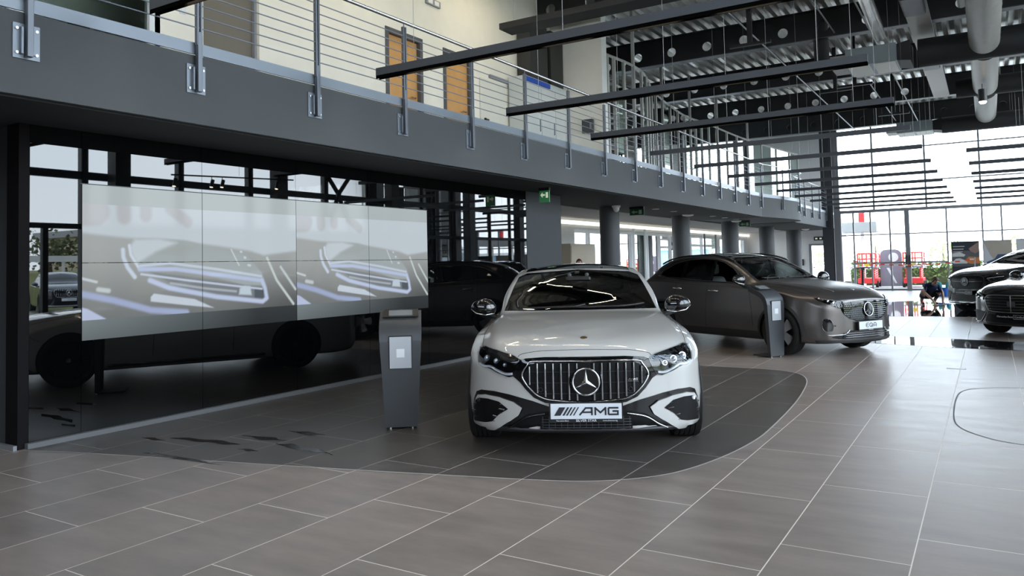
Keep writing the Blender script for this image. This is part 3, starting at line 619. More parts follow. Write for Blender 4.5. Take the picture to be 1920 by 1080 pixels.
leafy('potted_plant', 'small potted plant on the desk behind the glazed partition', 'plant', (-7.75, 16.9, 4.16), .8, (.04, .10, .03))
# ------------------------------------------------------------------ video wall
def vid(a, b):
    """picture content; a across one copy (0..1), b from top (0) to bottom (1)"""
    n = a.size; z = np.zeros((n, 3))
    def C(*c): return np.array(c, float)
    top = C(.60, .635, .63); z[:] = top + (b[:, None])*C(-.02, -.03, -.02)
    def blend(m, c): z[:] = z*(1-m[:, None])+np.array(c)*m[:, None]
    def sst(e0, e1, x): t = np.clip((x-e0)/(e1-e0), 0, 1); return t*t*(3-2*t)
    inn = (b > .123).astype(float)*(b < .872)
    blend(inn, C(.74, .78, .82))
    edge = np.interp(a, [0, .15, .21, .42, .57, .73, .81, 1], [.31, .335, .34, .36, .385, .42, .455, .42])
    grey = sst(-.015, .02, b-edge)*inn
    shade = .52-.30*sst(.35, 1.0, b)-.12*sst(.5, 1, a)*sst(.4, .9, b)
    zz = np.stack([shade, shade*1.0, shade*.97], 1); z[:] = z*(1-grey[:, None])+zz*grey[:, None]
    # fingers
    for pts, w in ((((-.02, .18), (.05, .17)), .085), (((.155, .10), (.158, .20)), .042), (((.245, .10), (.245, .185)), .036), (((.35, .13), (.425, .215)), .034)):
        d = seg(a*1.79, b, [(p[0]*1.79, p[1]) for p in pts]); blend(sst(w+.025, w-.01, d)*inn*.55, C(.58, .53, .53))
    def inside(poly, soft):
        px = np.array([p[0] for p in poly])*1.79; py = np.array([p[1] for p in poly]); x = a*1.79; c = np.zeros(n, bool); j = len(px)-1
        for i in range(len(px)):
            k = ((py[i] > b) != (py[j] > b)); xi = (px[j]-px[i])*(b-py[i])/((py[j]-py[i]) if py[j] != py[i] else 1e-9)+px[i]; c ^= k & (x < xi); j = i
        d = seg(x, b, [(px[i], py[i]) for i in range(len(px))]+[(px[0], py[0])]); sd = np.where(c, -d, d); return sst(soft, -soft, sd)
    body = [(.176, .39), (.19, .355), (.22, .342), (.30, .338), (.42, .35), (.55, .40), (.72, .46), (.80, .60), (.82, .70), (.70, .69), (.5, .60), (.36, .53), (.22, .53), (.19, .46)]
    blend(inside(body, .012), C(.50, .53, .53)); blend(inside([(.18, .40), (.2, .35), (.3, .342), (.38, .37), (.28, .44), (.21, .51), (.19, .46)], .02), C(.74, .78, .82))
    blend(inside([(.29, .44), (.38, .38), (.47, .39), (.40, .45)], .03)*.8, C(.48, .50, .48))
    blend(inside([(.26, .57), (.5, .63), (.79, .715), (.81, .80), (.6, .77), (.4, .70)], .012)*.8, C(.26, .28, .30))
    for pts, w, c in ((((.153, .42), (.155, .47), (.172, .54), (.2, .604)), .013, (.80, .85, .98)), (((.178, .39), (.184, .455), (.215, .54)), .009, (.84, .88, .97)),
        (((.22, .53), (.346, .513), (.564, .562), (.794, .625)), .009, (.74, .80, .90)), (((.22, .552), (.373, .556), (.564, .603), (.785, .656)), .014, (.66, .72, .95)),
        (((.226, .586), (.416, .636), (.643, .69), (.797, .725)), .007, (.74, .78, .92)), (((.262, .63), (.345, .688), (.564, .768), (.801, .825), (.825, .80), (.815, .72), (.798, .656)), .016, (.70, .76, .98)),
        (((.35, .655), (.50, .70), (.66, .735)), .008, (.55, .57, .62)), (((-.01, .70), (.121, .756), (.265, .834), (.42, .868)), .02, (.50, .55, .78)), (((0, .605), (.053, .63)), .008, (.78, .80, .84)), (((.06, .679), (.098, .690)), .014, (.74, .78, .78)),
        (((.828, .48), (.882, .661), (.979, .86)), .010, (.78, .82, .80)), (((.905, .553), (.992, .74)), .010, (.74, .78, .78)), (((.636, .414), (.676, .535)), .005, (.80, .84, .84)), (((.685, .43), (.69, .433)), .007, (.8, .85, .88)), (((.705, .475), (.71, .478)), .008, (.8, .85, .88)), (((.725, .535), (.735, .538)), .008, (.8, .85, .88))):
        d = seg(a*1.79, b, [(p[0]*1.79, p[1]) for p in pts]); blend(sst(w*1.7, w*.4, d)*inn, C(*c))
    blend(inside([(.265, .775), (.265, .745), (.278, .722), (.458, .776), (.548, .848), (.415, .815)], .006)*inn, C(.78, .82, .90))
    blend(inside([(.675, .76), (.68, .71), (.705, .695), (.735, .70), (.742, .77)], .01)*inn, C(.72, .80, .88)); blend(inside([(.757, .725), (.808, .735), (.808, .80), (.757, .79)], .006)*inn*.8, C(.10, .11, .13))
    blend(inside([(-.02, .78), (.02, .80), (.091, .875), (-.02, .88)], .006)*inn, C(.66, .70, .92))
    bot = (b >= .872).astype(float); v = (.30-.24*np.clip(a*1.3, 0, 1))*(1-.3*(b-.87)/.13); z[:] = z*(1-bot[:, None])+np.stack([v*.9, v, v*1.02], 1)*bot[:, None]
    return z
def seg(x, y, pts):
    d = np.full(x.shape, 9.)
    for (x0, y0), (x1, y1) in zip(pts, pts[1:]):
        dx, dy = x1-x0, y1-y0; t = np.clip(((x-x0)*dx+(y-y0)*dy)/(dx*dx+dy*dy+1e-12), 0, 1); d = np.minimum(d, np.hypot(x-x0-t*dx, y-y0-t*dy))
    return d
m = bpy.data.materials.new('video_display'); m.use_nodes = True; tt = m.node_tree; bb = tt.nodes['Principled BSDF']; at_ = tt.nodes.new('ShaderNodeVertexColor'); at_.layer_name = 'picture'
bb.inputs['Base Color'].default_value = (.004, .004, .005, 1); bb.inputs['Roughness'].default_value = .06; bb.inputs['Specular IOR Level'].default_value = .14; tt.links.new(at_.outputs[0], bb.inputs['Emission Color']); bb.inputs['Emission Strength'].default_value = .56
M_video = m
vw = thing('video_wall', 'large video wall showing two copies of a glossy headlamp close-up', 'screen', (WX, 6.47, .865))
YS = [3.922, 5.19, 6.485, 7.755, 9.018]; ZS = [2.298, 1.575, .868]
for i in range(4):
    for j in range(2):
        y0, y1, z1, z0 = YS[i]+.003, YS[i+1]-.003, ZS[j]-(.003 if j else 0), ZS[j+1]+(.003 if j == 0 else 0)
        nx, nz_ = 150, 96; yy, zz_ = np.meshgrid(np.linspace(y0, y1, nx), np.linspace(z0, z1, nz_)); yy = yy.ravel(); zz_ = zz_.ravel()
        vs = [(WX+.004, float(p), float(q)) for p, q in zip(yy, zz_)]; fs = [(r*nx+c, r*nx+c+1, (r+1)*nx+c+1, (r+1)*nx+c) for r in range(nz_-1) for c in range(nx-1)]
        o = MB().add(vs, fs).obj('display_panel', M_video, vw)
        cop = 0 if i < 2 else 1; a = (yy-(3.922 if cop == 0 else 6.485))/2.563; b = (2.298-zz_)/1.43
        colr = vid(a, b); at = o.data.color_attributes.new('picture', 'FLOAT_COLOR', 'POINT'); colr = colr*np.array([.94, 1.0, 1.03]); at.data.foreach_set('color', np.concatenate([colr, np.ones((len(a), 1))], 1).astype(np.float32).ravel())
MB().box(WX+.001, WX+.006, 3.905, 9.03, 2.299, 2.306).obj('bezel', M_black, vw)
# ------------------------------------------------------------------ information stands
def stand(loc, rz, lab, s=1.0):
    """front faces local -Y"""
    t = thing('information_stand', lab, 'stand', loc, rz)
    # front sheet: tapering downward, bends over at the top toward the viewer's far side
    prof = [(0.0, .02), (.0, .70), (.005, .80), (.03, .88), (.09, .945), (.16, .985), (.33, 1.055)]   # (y, z)
    hw = [.145, .185, .19, .193, .193, .193, .193]; mb = MB(); pts = []
    P = catmull([(0, a, b) for a, b in prof], 5); H = np.interp(np.arange(len(P))/5, range(7), hw); n = len(P); mb = MB(); vs = []
    for i_, (p, h) in enumerate(zip(P, H)):
        a_ = P[max(i_-1, 0)]; b2 = P[min(i_+1, n-1)]; d_ = (b2-a_).normalized(); nv = Vector((0, d_.z, -d_.y))*.012
        vs += [(-h, p.y, p.z), (h, p.y, p.z), (h, p.y+nv.y, p.z+nv.z), (-h, p.y+nv.y, p.z+nv.z)]
    mb.add(vs, [(4*i_+k, 4*i_+(k+1) % 4, 4*i_+4+(k+1) % 4, 4*i_+4+k) for i_ in range(n-1) for k in range(4)]+[(0, 3, 2, 1), (4*n-4, 4*n-3, 4*n-2, 4*n-1)])
    mb.obj('front_sheet', M_kiosk, t, local=True, smooth='auto')
    for sx in (-1, 1):
        vs = []
        for i_, (p, h) in enumerate(zip(P, H)):
            a_ = P[max(i_-1, 0)]; b2 = P[min(i_+1, n-1)]; d_ = (b2-a_).normalized(); nv = Vector((0, d_.z, -d_.y)); w2 = .055+.02*min(1, p.z)
            q1 = p+nv*.012; q2 = p+nv*w2; vs += [(sx*h, q1.y, q1.z), (sx*(h-.006), q1.y, q1.z), (sx*(h-.012), q2.y, q2.z), (sx*(h-.004), q2.y, q2.z)]
        MB().add(vs, [(4*i_+k, 4*i_+(k+1) % 4, 4*i_+4+(k+1) % 4, 4*i_+4+k) for i_ in range(n-1) for k in range(4)]+[(0, 3, 2, 1), (4*n-4, 4*n-3, 4*n-2, 4*n-1)]).obj('side_return', M_kiosk, t, local=True, smooth='auto')
    MB().box(-.14, .14, .02, .34, .012, .028).obj('base_plate', M_kiosk, t, local=True, bevel=.003)
    for sx in (-.10, .10): MB().tube([(sx, .03, 0), (sx, .03, .03)], .012, 10).tube([(sx, .30, 0), (sx, .30, .014)], .012, 10).obj('foot', M_steel, t, local=True)
    MB().box(-.105, .105, -.006, -.001, .545, .845).obj('window_frame', M_black, t, local=True)
    MB().box(-.098, .098, -.010, -.006, .55, .835).obj('poster_sleeve', mat('sleeve', (.50, .52, .55), .12, coat=1.0), t, local=True)
    MB().box(-.036, .036, -.0115, -.010, .648, .725).obj('sticker', M_frame, t, local=True)
    sl = math.atan2(.07, .17)
    def PT(x, d, h): return (x, .16+d*math.cos(sl)-h*math.sin(sl), .985+d*math.sin(sl)+h*math.cos(sl))
    q = [PT(x, d, h) for h in (.014, .020) for x, d in ((-.165, .01), (.165, .01), (.165, .175), (-.165, .175))]
    MB().add(q, [(0,3,2,1),(4,5,6,7),(0,1,5,4),(1,2,6,5),(2,3,7,6),(3,0,4,7)]).obj('tablet_frame', M_black, t, local=True)
    q = [PT(x, d, h) for h in (.020, .022) for x, d in ((-.11, .035), (.11, .035), (.11, .15), (-.11, .15))]
    MB().add(q, [(0,3,2,1),(4,5,6,7),(0,1,5,4),(1,2,6,5),(2,3,7,6),(3,0,4,7)]).obj('label_card', mat('card_grey', (.22, .24, .25), .2, coat=.5), t, local=True)
    return t
stand((-4.60, 5.47, 0), .67, 'tapered grey information stand left of the white car')
stand((-2.742, 11.90, 0), 1.108, 'tapered grey information stand before the matte grey car')
# ------------------------------------------------------------------ wet patches
M_wet = mat('water_film', (.03, .03, .032), .03, spec=.8, coat=1.0)
def blob(name, lab, pts, z=.0032, cat='puddle', grp=None, m=None):
    c = catmull([(a, b, 0) for a, b in pts], 5, True); return tag(MB().add([(p.x, p.y, z) for p in c], [tuple(range(len(c)))]).obj(name, m or M_wet), lab, cat, grp)
blob('puddle', 'wide wet patch on the floor where the crouching person cleans', [(-2.6, 21.3), (-1.2, 21.1), (0, 21.0), (.9, 20.9), (1.0, 24.5), (.2, 25.2), (-.8, 26.2), (-1.6, 27.6), (-2.3, 28), (-2.9, 26.5)])
blob('puddle', 'narrow wet band crossing the floor right of the matte grey car', [(-2.05, 14.6), (-1.2, 14.25), (-.3, 14.0), (.6, 13.9), (1.2, 13.9), (1.2, 14.9), (.4, 15.2), (-.6, 15.5), (-1.6, 15.7), (-2.1, 15.6)])
M_smear = mat('water_smear', (.034, .026, .025), .14, spec=.5)
sm = [[(-5.95, 3.80), (-5.6, 3.78), (-5.2, 3.84), (-5.0, 3.87), (-5.3, 3.90), (-5.8, 3.88)], [(-6.25, 4.22), (-5.9, 4.25), (-5.6, 4.30), (-5.45, 4.42), (-5.75, 4.46), (-6.1, 4.36)], [(-5.75, 4.62), (-5.45, 4.55), (-5.2, 4.68), (-5.4, 4.74)], [(-5.5, 4.95), (-5.2, 4.85), (-5.05, 4.98), (-5.3, 5.05)], [(-5.2, 4.55), (-4.95, 4.45), (-4.6, 4.45), (-4.45, 4.42), (-4.75, 4.6), (-5.05, 4.65)], [(-5.35, 4.25), (-5.2, 4.22), (-5.12, 4.3), (-5.25, 4.33)], [(-6.5, 4.15), (-6.3, 4.12), (-6.2, 4.2), (-6.4, 4.24)]]
def jag(p, k):
    cy0 = sum(q[1] for q in p)/len(p); out = []
    for n_, q in enumerate(p):
        nx = p[(n_+1) % len(p)]; out.append((q[0], cy0+(q[1]-cy0)*.62)); out.append(((q[0]+nx[0])/2, cy0+((q[1]+nx[1])/2-cy0)*(.25+.4*((n_*7+k*3) % 5)/5)))
    return out
sm = [jag(p, k) for k, p in enumerate(sm)]
for i, p in enumerate(sm): blob('water_smear', 'dark wet smear on the floor before the black glass, %s' % ordn[i], p, .0032, 'smear', 'wet smears before the black glass', M_smear)
# ================================================================== far end things
def banner(x0, x1, y, z1, lab, kind):
    t = thing('roll_up_banner', lab, 'banner', ((x0+x1)/2, y, 0)); w = (x1-x0)/2
    MB().box(-w-.02, w+.02, -.08, .08, 0, .07).obj('base_housing', M_strip, t, local=True, bevel=.01)
    MB().tube([(0, .03, .07), (0, .03, z1)], .012, 8).obj('support_pole', M_strip, t, local=True)
    s = MB().box(-w, w, -.006, .0, .07, z1).obj('banner_sheet', mat('sheet_'+kind, {'dark': (.030, .034, .045), 'beige': (.42, .38, .32), 'grey': (.55, .56, .58)}[kind], .5), t, local=True)
    MB().box(-w-.005, w+.005, -.012, .012, z1, z1+.02).obj('top_rail', M_strip, t, local=True)
    def art(name, poly, m, d=-.008): MB().prism(poly, 'y', d, -.006).obj(name, m, s, local=True)
    P = lambda a, b: (-w+2*w*a, .07+(z1-.07)*b)
    if kind == 'dark':
        art('picture_block', [P(0, .50), P(1, .50), P(1, .82), P(0, .82)], mat('pic_grey', (.10, .11, .12), .5))
        car_ = [P(.05, .56), P(.55, .56), P(.58, .60), P(.42, .64), P(.30, .67), P(.15, .66), P(.06, .61)]
        art('picture_car', car_, mat('pic_white', (.6, .62, .62), .5), -.0095)
        art('picture_car', [P(.02, .70), P(.45, .70), P(.50, .74), P(.30, .79), P(.04, .77)], MATS['pic_white'], -.0095)
        art('picture_hand', [P(.5, .62), P(.62, .70), P(.8, .69), P(.98, .68), P(1, .56), P(.7, .55), P(.58, .57)], mat('pic_orange', (.62, .22, .07), .5), -.010)
        art('picture_face', [P(.62, .86), P(.98, .99), P(.98, .80), P(.85, .76), P(.7, .80)], mat('pic_skin', (.30, .20, .17), .5), -.0095)
        for k in range(3): art('text_line', [P(.06, .90-.055*k), P(.06+.42-.04*k, .90-.055*k), P(.06+.42-.04*k, .915-.055*k), P(.06, .915-.055*k)], MATS['pic_white'], -.0095)
        text_mb('SILVER STAR', .075, lambda x, yy, z: (-w*-.15+x, -.009-z, .74+yy), .001).obj('lettering', M_frame, s, local=True)
    elif kind == 'beige':
        art('picture_sweep', [P(0, 1), P(0, .35), P(1, .35), P(.6, .45), P(.25, .7)], mat('pic_pale', (.55, .58, .62), .5))
        art('picture_car', [P(.08, .50), P(.10, .58), P(.38, .64), P(.5, .73), P(.85, .73), P(1, .66), P(1, .50)], mat('pic_blue', (.05, .09, .17), .4), -.0095)
        art('picture_ground', [P(0, 0), P(1, 0), P(1, .50), P(0, .50)], mat('pic_dark', (.06, .06, .07), .5), -.0085)
    return t
banner(-1.22, -.30, 34.1, 1.95, 'dark roll-up banner with an orange hand and white cars', 'dark')
banner(-.17, .74, 34.2, 1.96, 'beige roll-up banner showing a dark blue car', 'beige')
banner(.88, 1.72, 34.3, 1.98, 'plain pale grey roll-up banner cut by the picture edge', 'grey')
# barrier tape with two posts
t = thing('barrier_tape', 'red and white barrier tape sagging before the far windows', 'tape', (-2.5, 33, 1.1))
mr, mw = mat('tape_red', (.75, .10, .05), .5), mat('tape_white', (.8, .78, .75), .5)
def sag(x): u = (x+4.55)/4.1; return 1.30 - .75*u*(1-u)
mbs = [MB(), MB()]; n = 26
for i in range(n):
    a = -4.55+4.1*i/n; b = -4.55+4.1*(i+1)/n; mbs[i % 2].box(a, b, 32.998, 33.002, (sag(a)+sag(b))/2-.025, (sag(a)+sag(b))/2+.025)
for k in range(2): mbs[k].obj('tape_band', (mr, mw)[k], t)
t2 = []
for x, lab in ((-4.55, 'thin steel barrier post left of the glass door'), (-.45, 'thin steel barrier post behind the black cars')):
    q = thing('barrier_post', lab, 'post', (x, 33, 0)); MB().tube([(0, 0, 0), (0, 0, 1.36)], .018, 12).obj('pole', M_strip, q, local=True); MB().lathe([(0, 0), (.14, 0), (.13, .02), (0, .03)], 20).obj('foot', M_black, q, local=True, smooth='auto')
# kick scooter
t = thing('electric_scooter', 'black electric scooter with handlebars near the far windows', 'scooter', (-4.30, 33.9, 0), .4)
MB().box(-.08, .08, -.45, .25, .10, .15).obj('deck', M_black, t, local=True, bevel=.01)
MB().tube([(0, .30, .16), (0, .22, .98)], [.05, .045], 12).obj('stem', M_black, t, local=True, smooth='auto')
MB().tube([(-.26, .20, 1.0), (-.1, .21, 1.03), (.1, .21, 1.03), (.26, .20, 1.0)], .02, 10).obj('handlebar', M_black, t, local=True)
MB().box(-.06, .06, .14, .24, .93, 1.05).obj('display', M_black, t, local=True, bevel=.01)
for y in (.34, -.50): MB().lathe([(.05, -.03), (.11, -.03), (.125, 0), (.11, .03), (.05, .03)], 24, 'x', (0, y, .125)).obj('wheel', mat('rubber', (.012, .012, .012), .8), t, local=True, smooth='auto')
MB().box(-.05, .05, .22, .46, .24, .27).obj('mudguard', M_strip, t, local=True)
# buckets and bins
t = thing('cleaning_bucket', 'blue bucket with teal cloths behind the crouching person', 'bucket', (-1.42, 31.5, 0))
MB().lathe([(0, 0), (.17, 0), (.21, .30), (.22, .30), (.18, .01)], 24).obj('pail', mat('bucket_blue', (.01, .10, .42), .4), t, local=True, smooth='auto')
b_ = MB()
for a in (-.10, .11): b_.tube([(a, 0, .2), (a*1.2, .02, .42), (a*1.5, 0, .50)], [.06, .075, .04], 10)
b_.obj('cloth', mat('cloth_teal', (.05, .32, .33), .8), t, local=True, smooth=True)
t = thing('litter_bin', 'small dark cylindrical bin at the foot of the far windows', 'bin', (-5.15, 35.6, 0)); MB().lathe([(0, 0), (.14, 0), (.14, .42), (.12, .42), (.12, .05), (0, .05)], 24).obj('bin_body', M_mullg, t, local=True, smooth='auto'); MB().lathe([(.14, .40), (.15, .41), (.14, .43)], 24).obj('rim', M_black, t, local=True)
t = thing('door_stop_post', 'short yellow post beside the dark steel column', 'post', (-5.45, 35.4, 0)); MB().tube([(0, 0, 0), (0, 0, .46)], .05, 14).obj('pole', mat('yellow_paint', (.6, .42, .02), .5), t, local=True); MB().box(-.09, .09, -.09, .09, 0, .015).obj('foot', M_black, t, local=True)
t = thing('floor_socket', 'thin white floor socket cover in the tiles on the right', 'cover', (-.42, 11.5, 0)); MB().box(-.11, .11, -.05, .05, .0, .004).obj('cover_plate', M_frame, t, local=True)
# office pieces of the lower floor behind the columns
t = thing('office_cupboard', 'tan cupboard with wide drawers behind the white car', 'cupboard', (-9.75, 19.0, 0)); MB().box(-.3, .3, -.75, .75, 0, 2.0).obj('body', mat('tan_laminate', (.36, .31, .24), .5), t, local=True)
for k in range(4): MB().box(.3, .315, -.73, .73, .06+.48*k, .50+.48*k).obj('drawer_front', MATS['tan_laminate'], t, local=True, bevel=.004)
t = thing('glass_screen', 'pale green glass office screen between the first columns', 'screen', (-9.3, 22.2, 0))
MB().box(-.03, .03, -.03, .03, 0, 2.5).box(-.03, .03, .9, .96, 0, 2.5).obj('frame_post', M_frame, t, local=True); MB().add([(0, .03, .05), (0, .9, .05), (0, .9, 2.4), (0, .03, 2.4)], [(0, 1, 2, 3)]).obj('glass_panel', M_greeng, t, local=True)
t = thing('glass_screen', 'glass office screen behind the second round column', 'screen', (-9.3, 29.2, 0))
MB().box(-.03, .03, -.03, .03, 0, 2.5).box(-.03, .03, 1.4, 1.46, 0, 2.5).obj('frame_post', M_mullg, t, local=True); MB().add([(0, .03, .05), (0, 1.4, .05), (0, 1.4, 2.4), (0, .03, 2.4)], [(0, 1, 2, 3)]).obj('glass_panel', M_greeng, t, local=True)
t = thing('reception_desk', 'dark reception desk behind the tail of the matte grey car', 'desk', (-8.7, 24.4, 0)); MB().box(-.35, .35, -.9, .9, 0, 1.12).obj('desk_body', M_colm, t, local=True); MB().box(-.42, .42, -.95, .95, 1.12, 1.16).obj('desk_top', M_black, t, local=True)
# ================================================================== people
def skin_body(name, joints, edges, m, parent, sub=2):
    me = bpy.data.meshes.new(name); me.from_pydata([j[0] for j in joints], edges, []); me.update(); o = bpy.data.objects.new(name, me); COL.objects.link(o); o.parent = parent
    o.modifiers.new('skin', 'SKIN'); sv = me.skin_vertices[0].data
    for i, j in enumerate(joints): r = j[1]; sv[i].radius = (r, r) if not isinstance(r, tuple) else r
    sv[0].use_root = True
    s = o.modifiers.new('sub', 'SUBSURF'); s.levels = sub; s.render_levels = sub
    me.materials.append(m); dg = bpy.context.evaluated_depsgraph_get(); dg.update(); nm = bpy.data.meshes.new_from_object(o.evaluated_get(dg)); o.modifiers.clear(); o.data = nm; nm.shade_smooth()
    if not nm.materials: nm.materials.append(m)
    return o
M_skin = mat('skin', (.50, .30, .21), .55); M_hairb = mat('hair_brown', (.07, .035, .018), .6)
def head(t, c, m_hair, look=(0, -1), tilt=0, long=False):
    """head with eyes, nose, mouth, ears; local coords, look = facing direction"""
    M = Matrix.Translation(Vector(c)) @ Matrix.Rotation(math.atan2(look[1], look[0])+PI/2, 4, 'Z') @ Matrix.Rotation(tilt, 4, 'X')
    bm = bmesh.new(); bmesh.ops.create_uvsphere(bm, u_segments=24, v_segments=16, radius=.1)
    for v in bm.verts:
        x, y, z = v.co; v.co.x = x*.76*(1 if z > -.02 else 1+(z+.02)*3.2); v.co.y = y*.98; v.co.z = z*1.18
    me = bpy.data.meshes.new('head'); bm.to_mesh(me); bm.free(); me.transform(M); me.materials.append(M_skin); me.shade_smooth(); h = bpy.data.objects.new('head', me); COL.objects.link(h); h.parent = t
    def P(x, y, z): return M @ Vector((x, y, z))
    MB().tube([P(0, -.092, .02), P(0, -.118, -.018), P(0, -.098, -.03)], [.008, .014, .008], 8).obj('nose', M_skin, h, local=True, smooth=True)
    for s in (-1, 1):
        MB().tube([P(s*.030-.009, -.088, .022), P(s*.030+.009, -.088, .022)], .007, 8).obj('eye', M_black, h, local=True)
        MB().tube([P(s*.074, .0, -.02), P(s*.084, .012, .012), P(s*.078, .02, .03)], [.010, .014, .008], 8).obj('ear', M_skin, h, local=True, smooth=True)
    MB().tube([P(-.022, -.088, -.058), P(0, -.093, -.060), P(.022, -.088, -.058)], .005, 6).obj('mouth', mat('lips', (.35, .12, .10), .5), h, local=True)
    bm = bmesh.new(); bmesh.ops.create_uvsphere(bm, u_segments=24, v_segments=16, radius=.112)
    for v in bm.verts:
        x, y, z = v.co; v.co = Vector((x*.80, y*.98+.010, z*1.14+.014))
        if y < -.03 and z < .062: v.co.y = max(v.co.y, -.045)
        if z < -.03: v.co.z = z*.9 if not long else z*1.7
        if z < -.03 and y < .01: v.co.x *= .9; v.co.y = max(v.co.y, .0)
    me = bpy.data.meshes.new('hair'); bm.to_mesh(me); bm.free(); me.transform(M); me.materials.append(m_hair); me.shade_smooth(); hr = bpy.data.objects.new('hair', me); COL.objects.link(hr); hr.parent = t
def hand(t, w, d, s=1.0, curl=.5):
    """w wrist point, d direction; five fingers"""
    w = Vector(w); d = Vector(d).normalized(); sd = d.cross(Vector((0, 0, 1))); sd = sd.normalized() if sd.length > .1 else Vector((1, 0, 0)); nn = sd.cross(d)
    J = [(w, .024*s), (w+d*.045*s, (.020*s))]; E = [(0, 1)]
    for k, (o_, L) in enumerate(((-.030, .062), (-.010, .075), (.010, .070), (.030, .055))):
        b = w+d*.085*s+sd*o_*s; J.append((b, .0095*s)); E.append((1, len(J)-1)); m_ = b+d*L*.55*s-nn*L*.15*curl*s; J.append((m_, .008*s)); E.append((len(J)-2, len(J)-1)); J.append((m_+d*L*.4*s-nn*L*.5*curl*s, .007*s)); E.append((len(J)-2, len(J)-1))
    b = w+d*.03*s-sd*.035*s; J.append((b, .011*s)); E.append((0, len(J)-1)); J.append((b+d*.035*s-sd*.02*s-nn*.01, .009*s)); E.append((len(J)-2, len(J)-1))
    return J, E
def figure(t, joints, edges, hands, m_cl):
    o = skin_body('body', joints, edges, M_skin, t); o.data.materials.clear()
    for q in m_cl: o.data.materials.append(q[0])
    for p in o.data.polygons:
        c = p.center; p.material_index = 0
        for i, (mm, test) in enumerate(m_cl):
            if test(c): p.material_index = i; break
    return o
# crouching person wiping the floor: faces the camera, leans down
t = thing('person', 'person in navy top crouching and wiping the wet floor with both hands', 'person', (-1.56, 26.0, 0), .55)
V = Vector
M_navy = mat('navy_cloth', (.012, .022, .07), .85); M_short = mat('dark_shorts', (.02, .022, .03), .85)
J = [(V((0, .20, .27)), .14), (V((0, .10, .38)), .135), (V((0, -.04, .50)), .155), (V((0, -.16, .58)), .14), (V((0, -.24, .63)), .06), (V((0, -.29, .66)), .052),
     (V((-.17, -.16, .57)), .06), (V((-.26, -.22, .38)), .046), (V((-.15, -.40, .20)), .034), (V((-.11, -.46, .10)), .026),
     (V((.17, -.16, .57)), .06), (V((.28, -.20, .38)), .046), (V((.20, -.38, .20)), .034), (V((.15, -.44, .10)), .026),
     (V((-.11, .16, .26)), .105), (V((-.24, -.16, .42)), .07), (V((-.19, .08, .12)), .048), (V((-.19, .07, .05)), .04), (V((-.20, -.08, .035)), .038),
     (V((.11, .16, .26)), .105), (V((.26, -.14, .42)), .07), (V((.20, .09, .12)), .048), (V((.20, .08, .05)), .04), (V((.22, -.07, .035)), .038)]
E = [(0, 1), (1, 2), (2, 3), (3, 4), (4, 5), (3, 6), (6, 7), (7, 8), (8, 9), (3, 10), (10, 11), (11, 12), (12, 13), (0, 14), (14, 15), (15, 16), (16, 17), (17, 18), (0, 19), (19, 20), (20, 21), (21, 22), (22, 23)]
for wi in (9, 13):
    hj, he = hand(t, J[wi][0], (0, -.5, -.7)); k = len(J); J += hj[1:]; E += [((a+k-1) if a > 0 else wi, b+k-1) for a, b in he]
figure(t, J, E, None, [(M_short, lambda c: c.y > -.10 and c.z < .44 and c.z > .19), (M_black, lambda c: c.z < .075 and c.y > -.30), (M_navy, lambda c: c.z > .36 and c.y > -.27 and abs(c.x) < .25), (M_skin, lambda c: True)])
head(t, (0, -.36, .71), M_hairb, tilt=.7)
tag(MB().prism([(-.16, -.08), (.15, -.10), (.17, .07), (-.12, .09)], 'z', .004, .022).obj('cleaning_cloth', mat('rag', (.35, .36, .38), .9), bevel=.004), 'grey rag under the hands of the crouching person', 'cloth').location = (-1.30, 25.62, 0)
# standing person behind the white car, only the hair shows above the roof
t = thing('person', 'person with reddish brown hair standing far behind the white car', 'person', (-8.75, 17.35, 0), .5)
J = [(V((0, 0, .90)), .14), (V((0, .0, 1.08)), .12), (V((0, .0, 1.26)), .135), (V((0, 0, 1.36)), .09), (V((0, -.01, 1.42)), .05), (V((0, -.02, 1.48)), .048),
     (V((-.16, 0, 1.33)), .055), (V((-.21, .01, 1.06)), .042), (V((-.20, -.08, .83)), .03), (V((.16, 0, 1.33)), .055), (V((.21, .01, 1.06)), .042), (V((.20, -.08, .83)), .03),
     (V((-.09, 0, .82)), .10), (V((-.10, -.01, .46)), .062), (V((-.10, .02, .08)), .042), (V((-.10, -.12, .035)), .036), (V((.09, 0, .82)), .10), (V((.10, -.01, .46)), .062), (V((.10, .02, .08)), .042), (V((.10, -.12, .035)), .036)]
E = [(0, 1), (1, 2), (2, 3), (3, 4), (4, 5), (3, 6), (6, 7), (7, 8), (3, 9), (9, 10), (10, 11), (0, 12), (12, 13), (13, 14), (14, 15), (0, 16), (16, 17), (17, 18), (18, 19)]
for wi in (8, 11):
    hj, he = hand(t, J[wi][0], (0, -.2, -1)); k = len(J); J += hj[1:]; E += [((a+k-1) if a > 0 else wi, b+k-1) for a, b in he]
figure(t, J, E, None, [(M_black, lambda c: c.z < .06), (M_short, lambda c: c.z < .92), (M_navy, lambda c: c.z < 1.38 and not (abs(c.x) > .19 and c.z < 1.0)), (M_skin, lambda c: True)])
head(t, (0, -.03, 1.565), mat('hair_red', (.09, .025, .015), .6), long=True); t.scale = (.93, .93, .93)
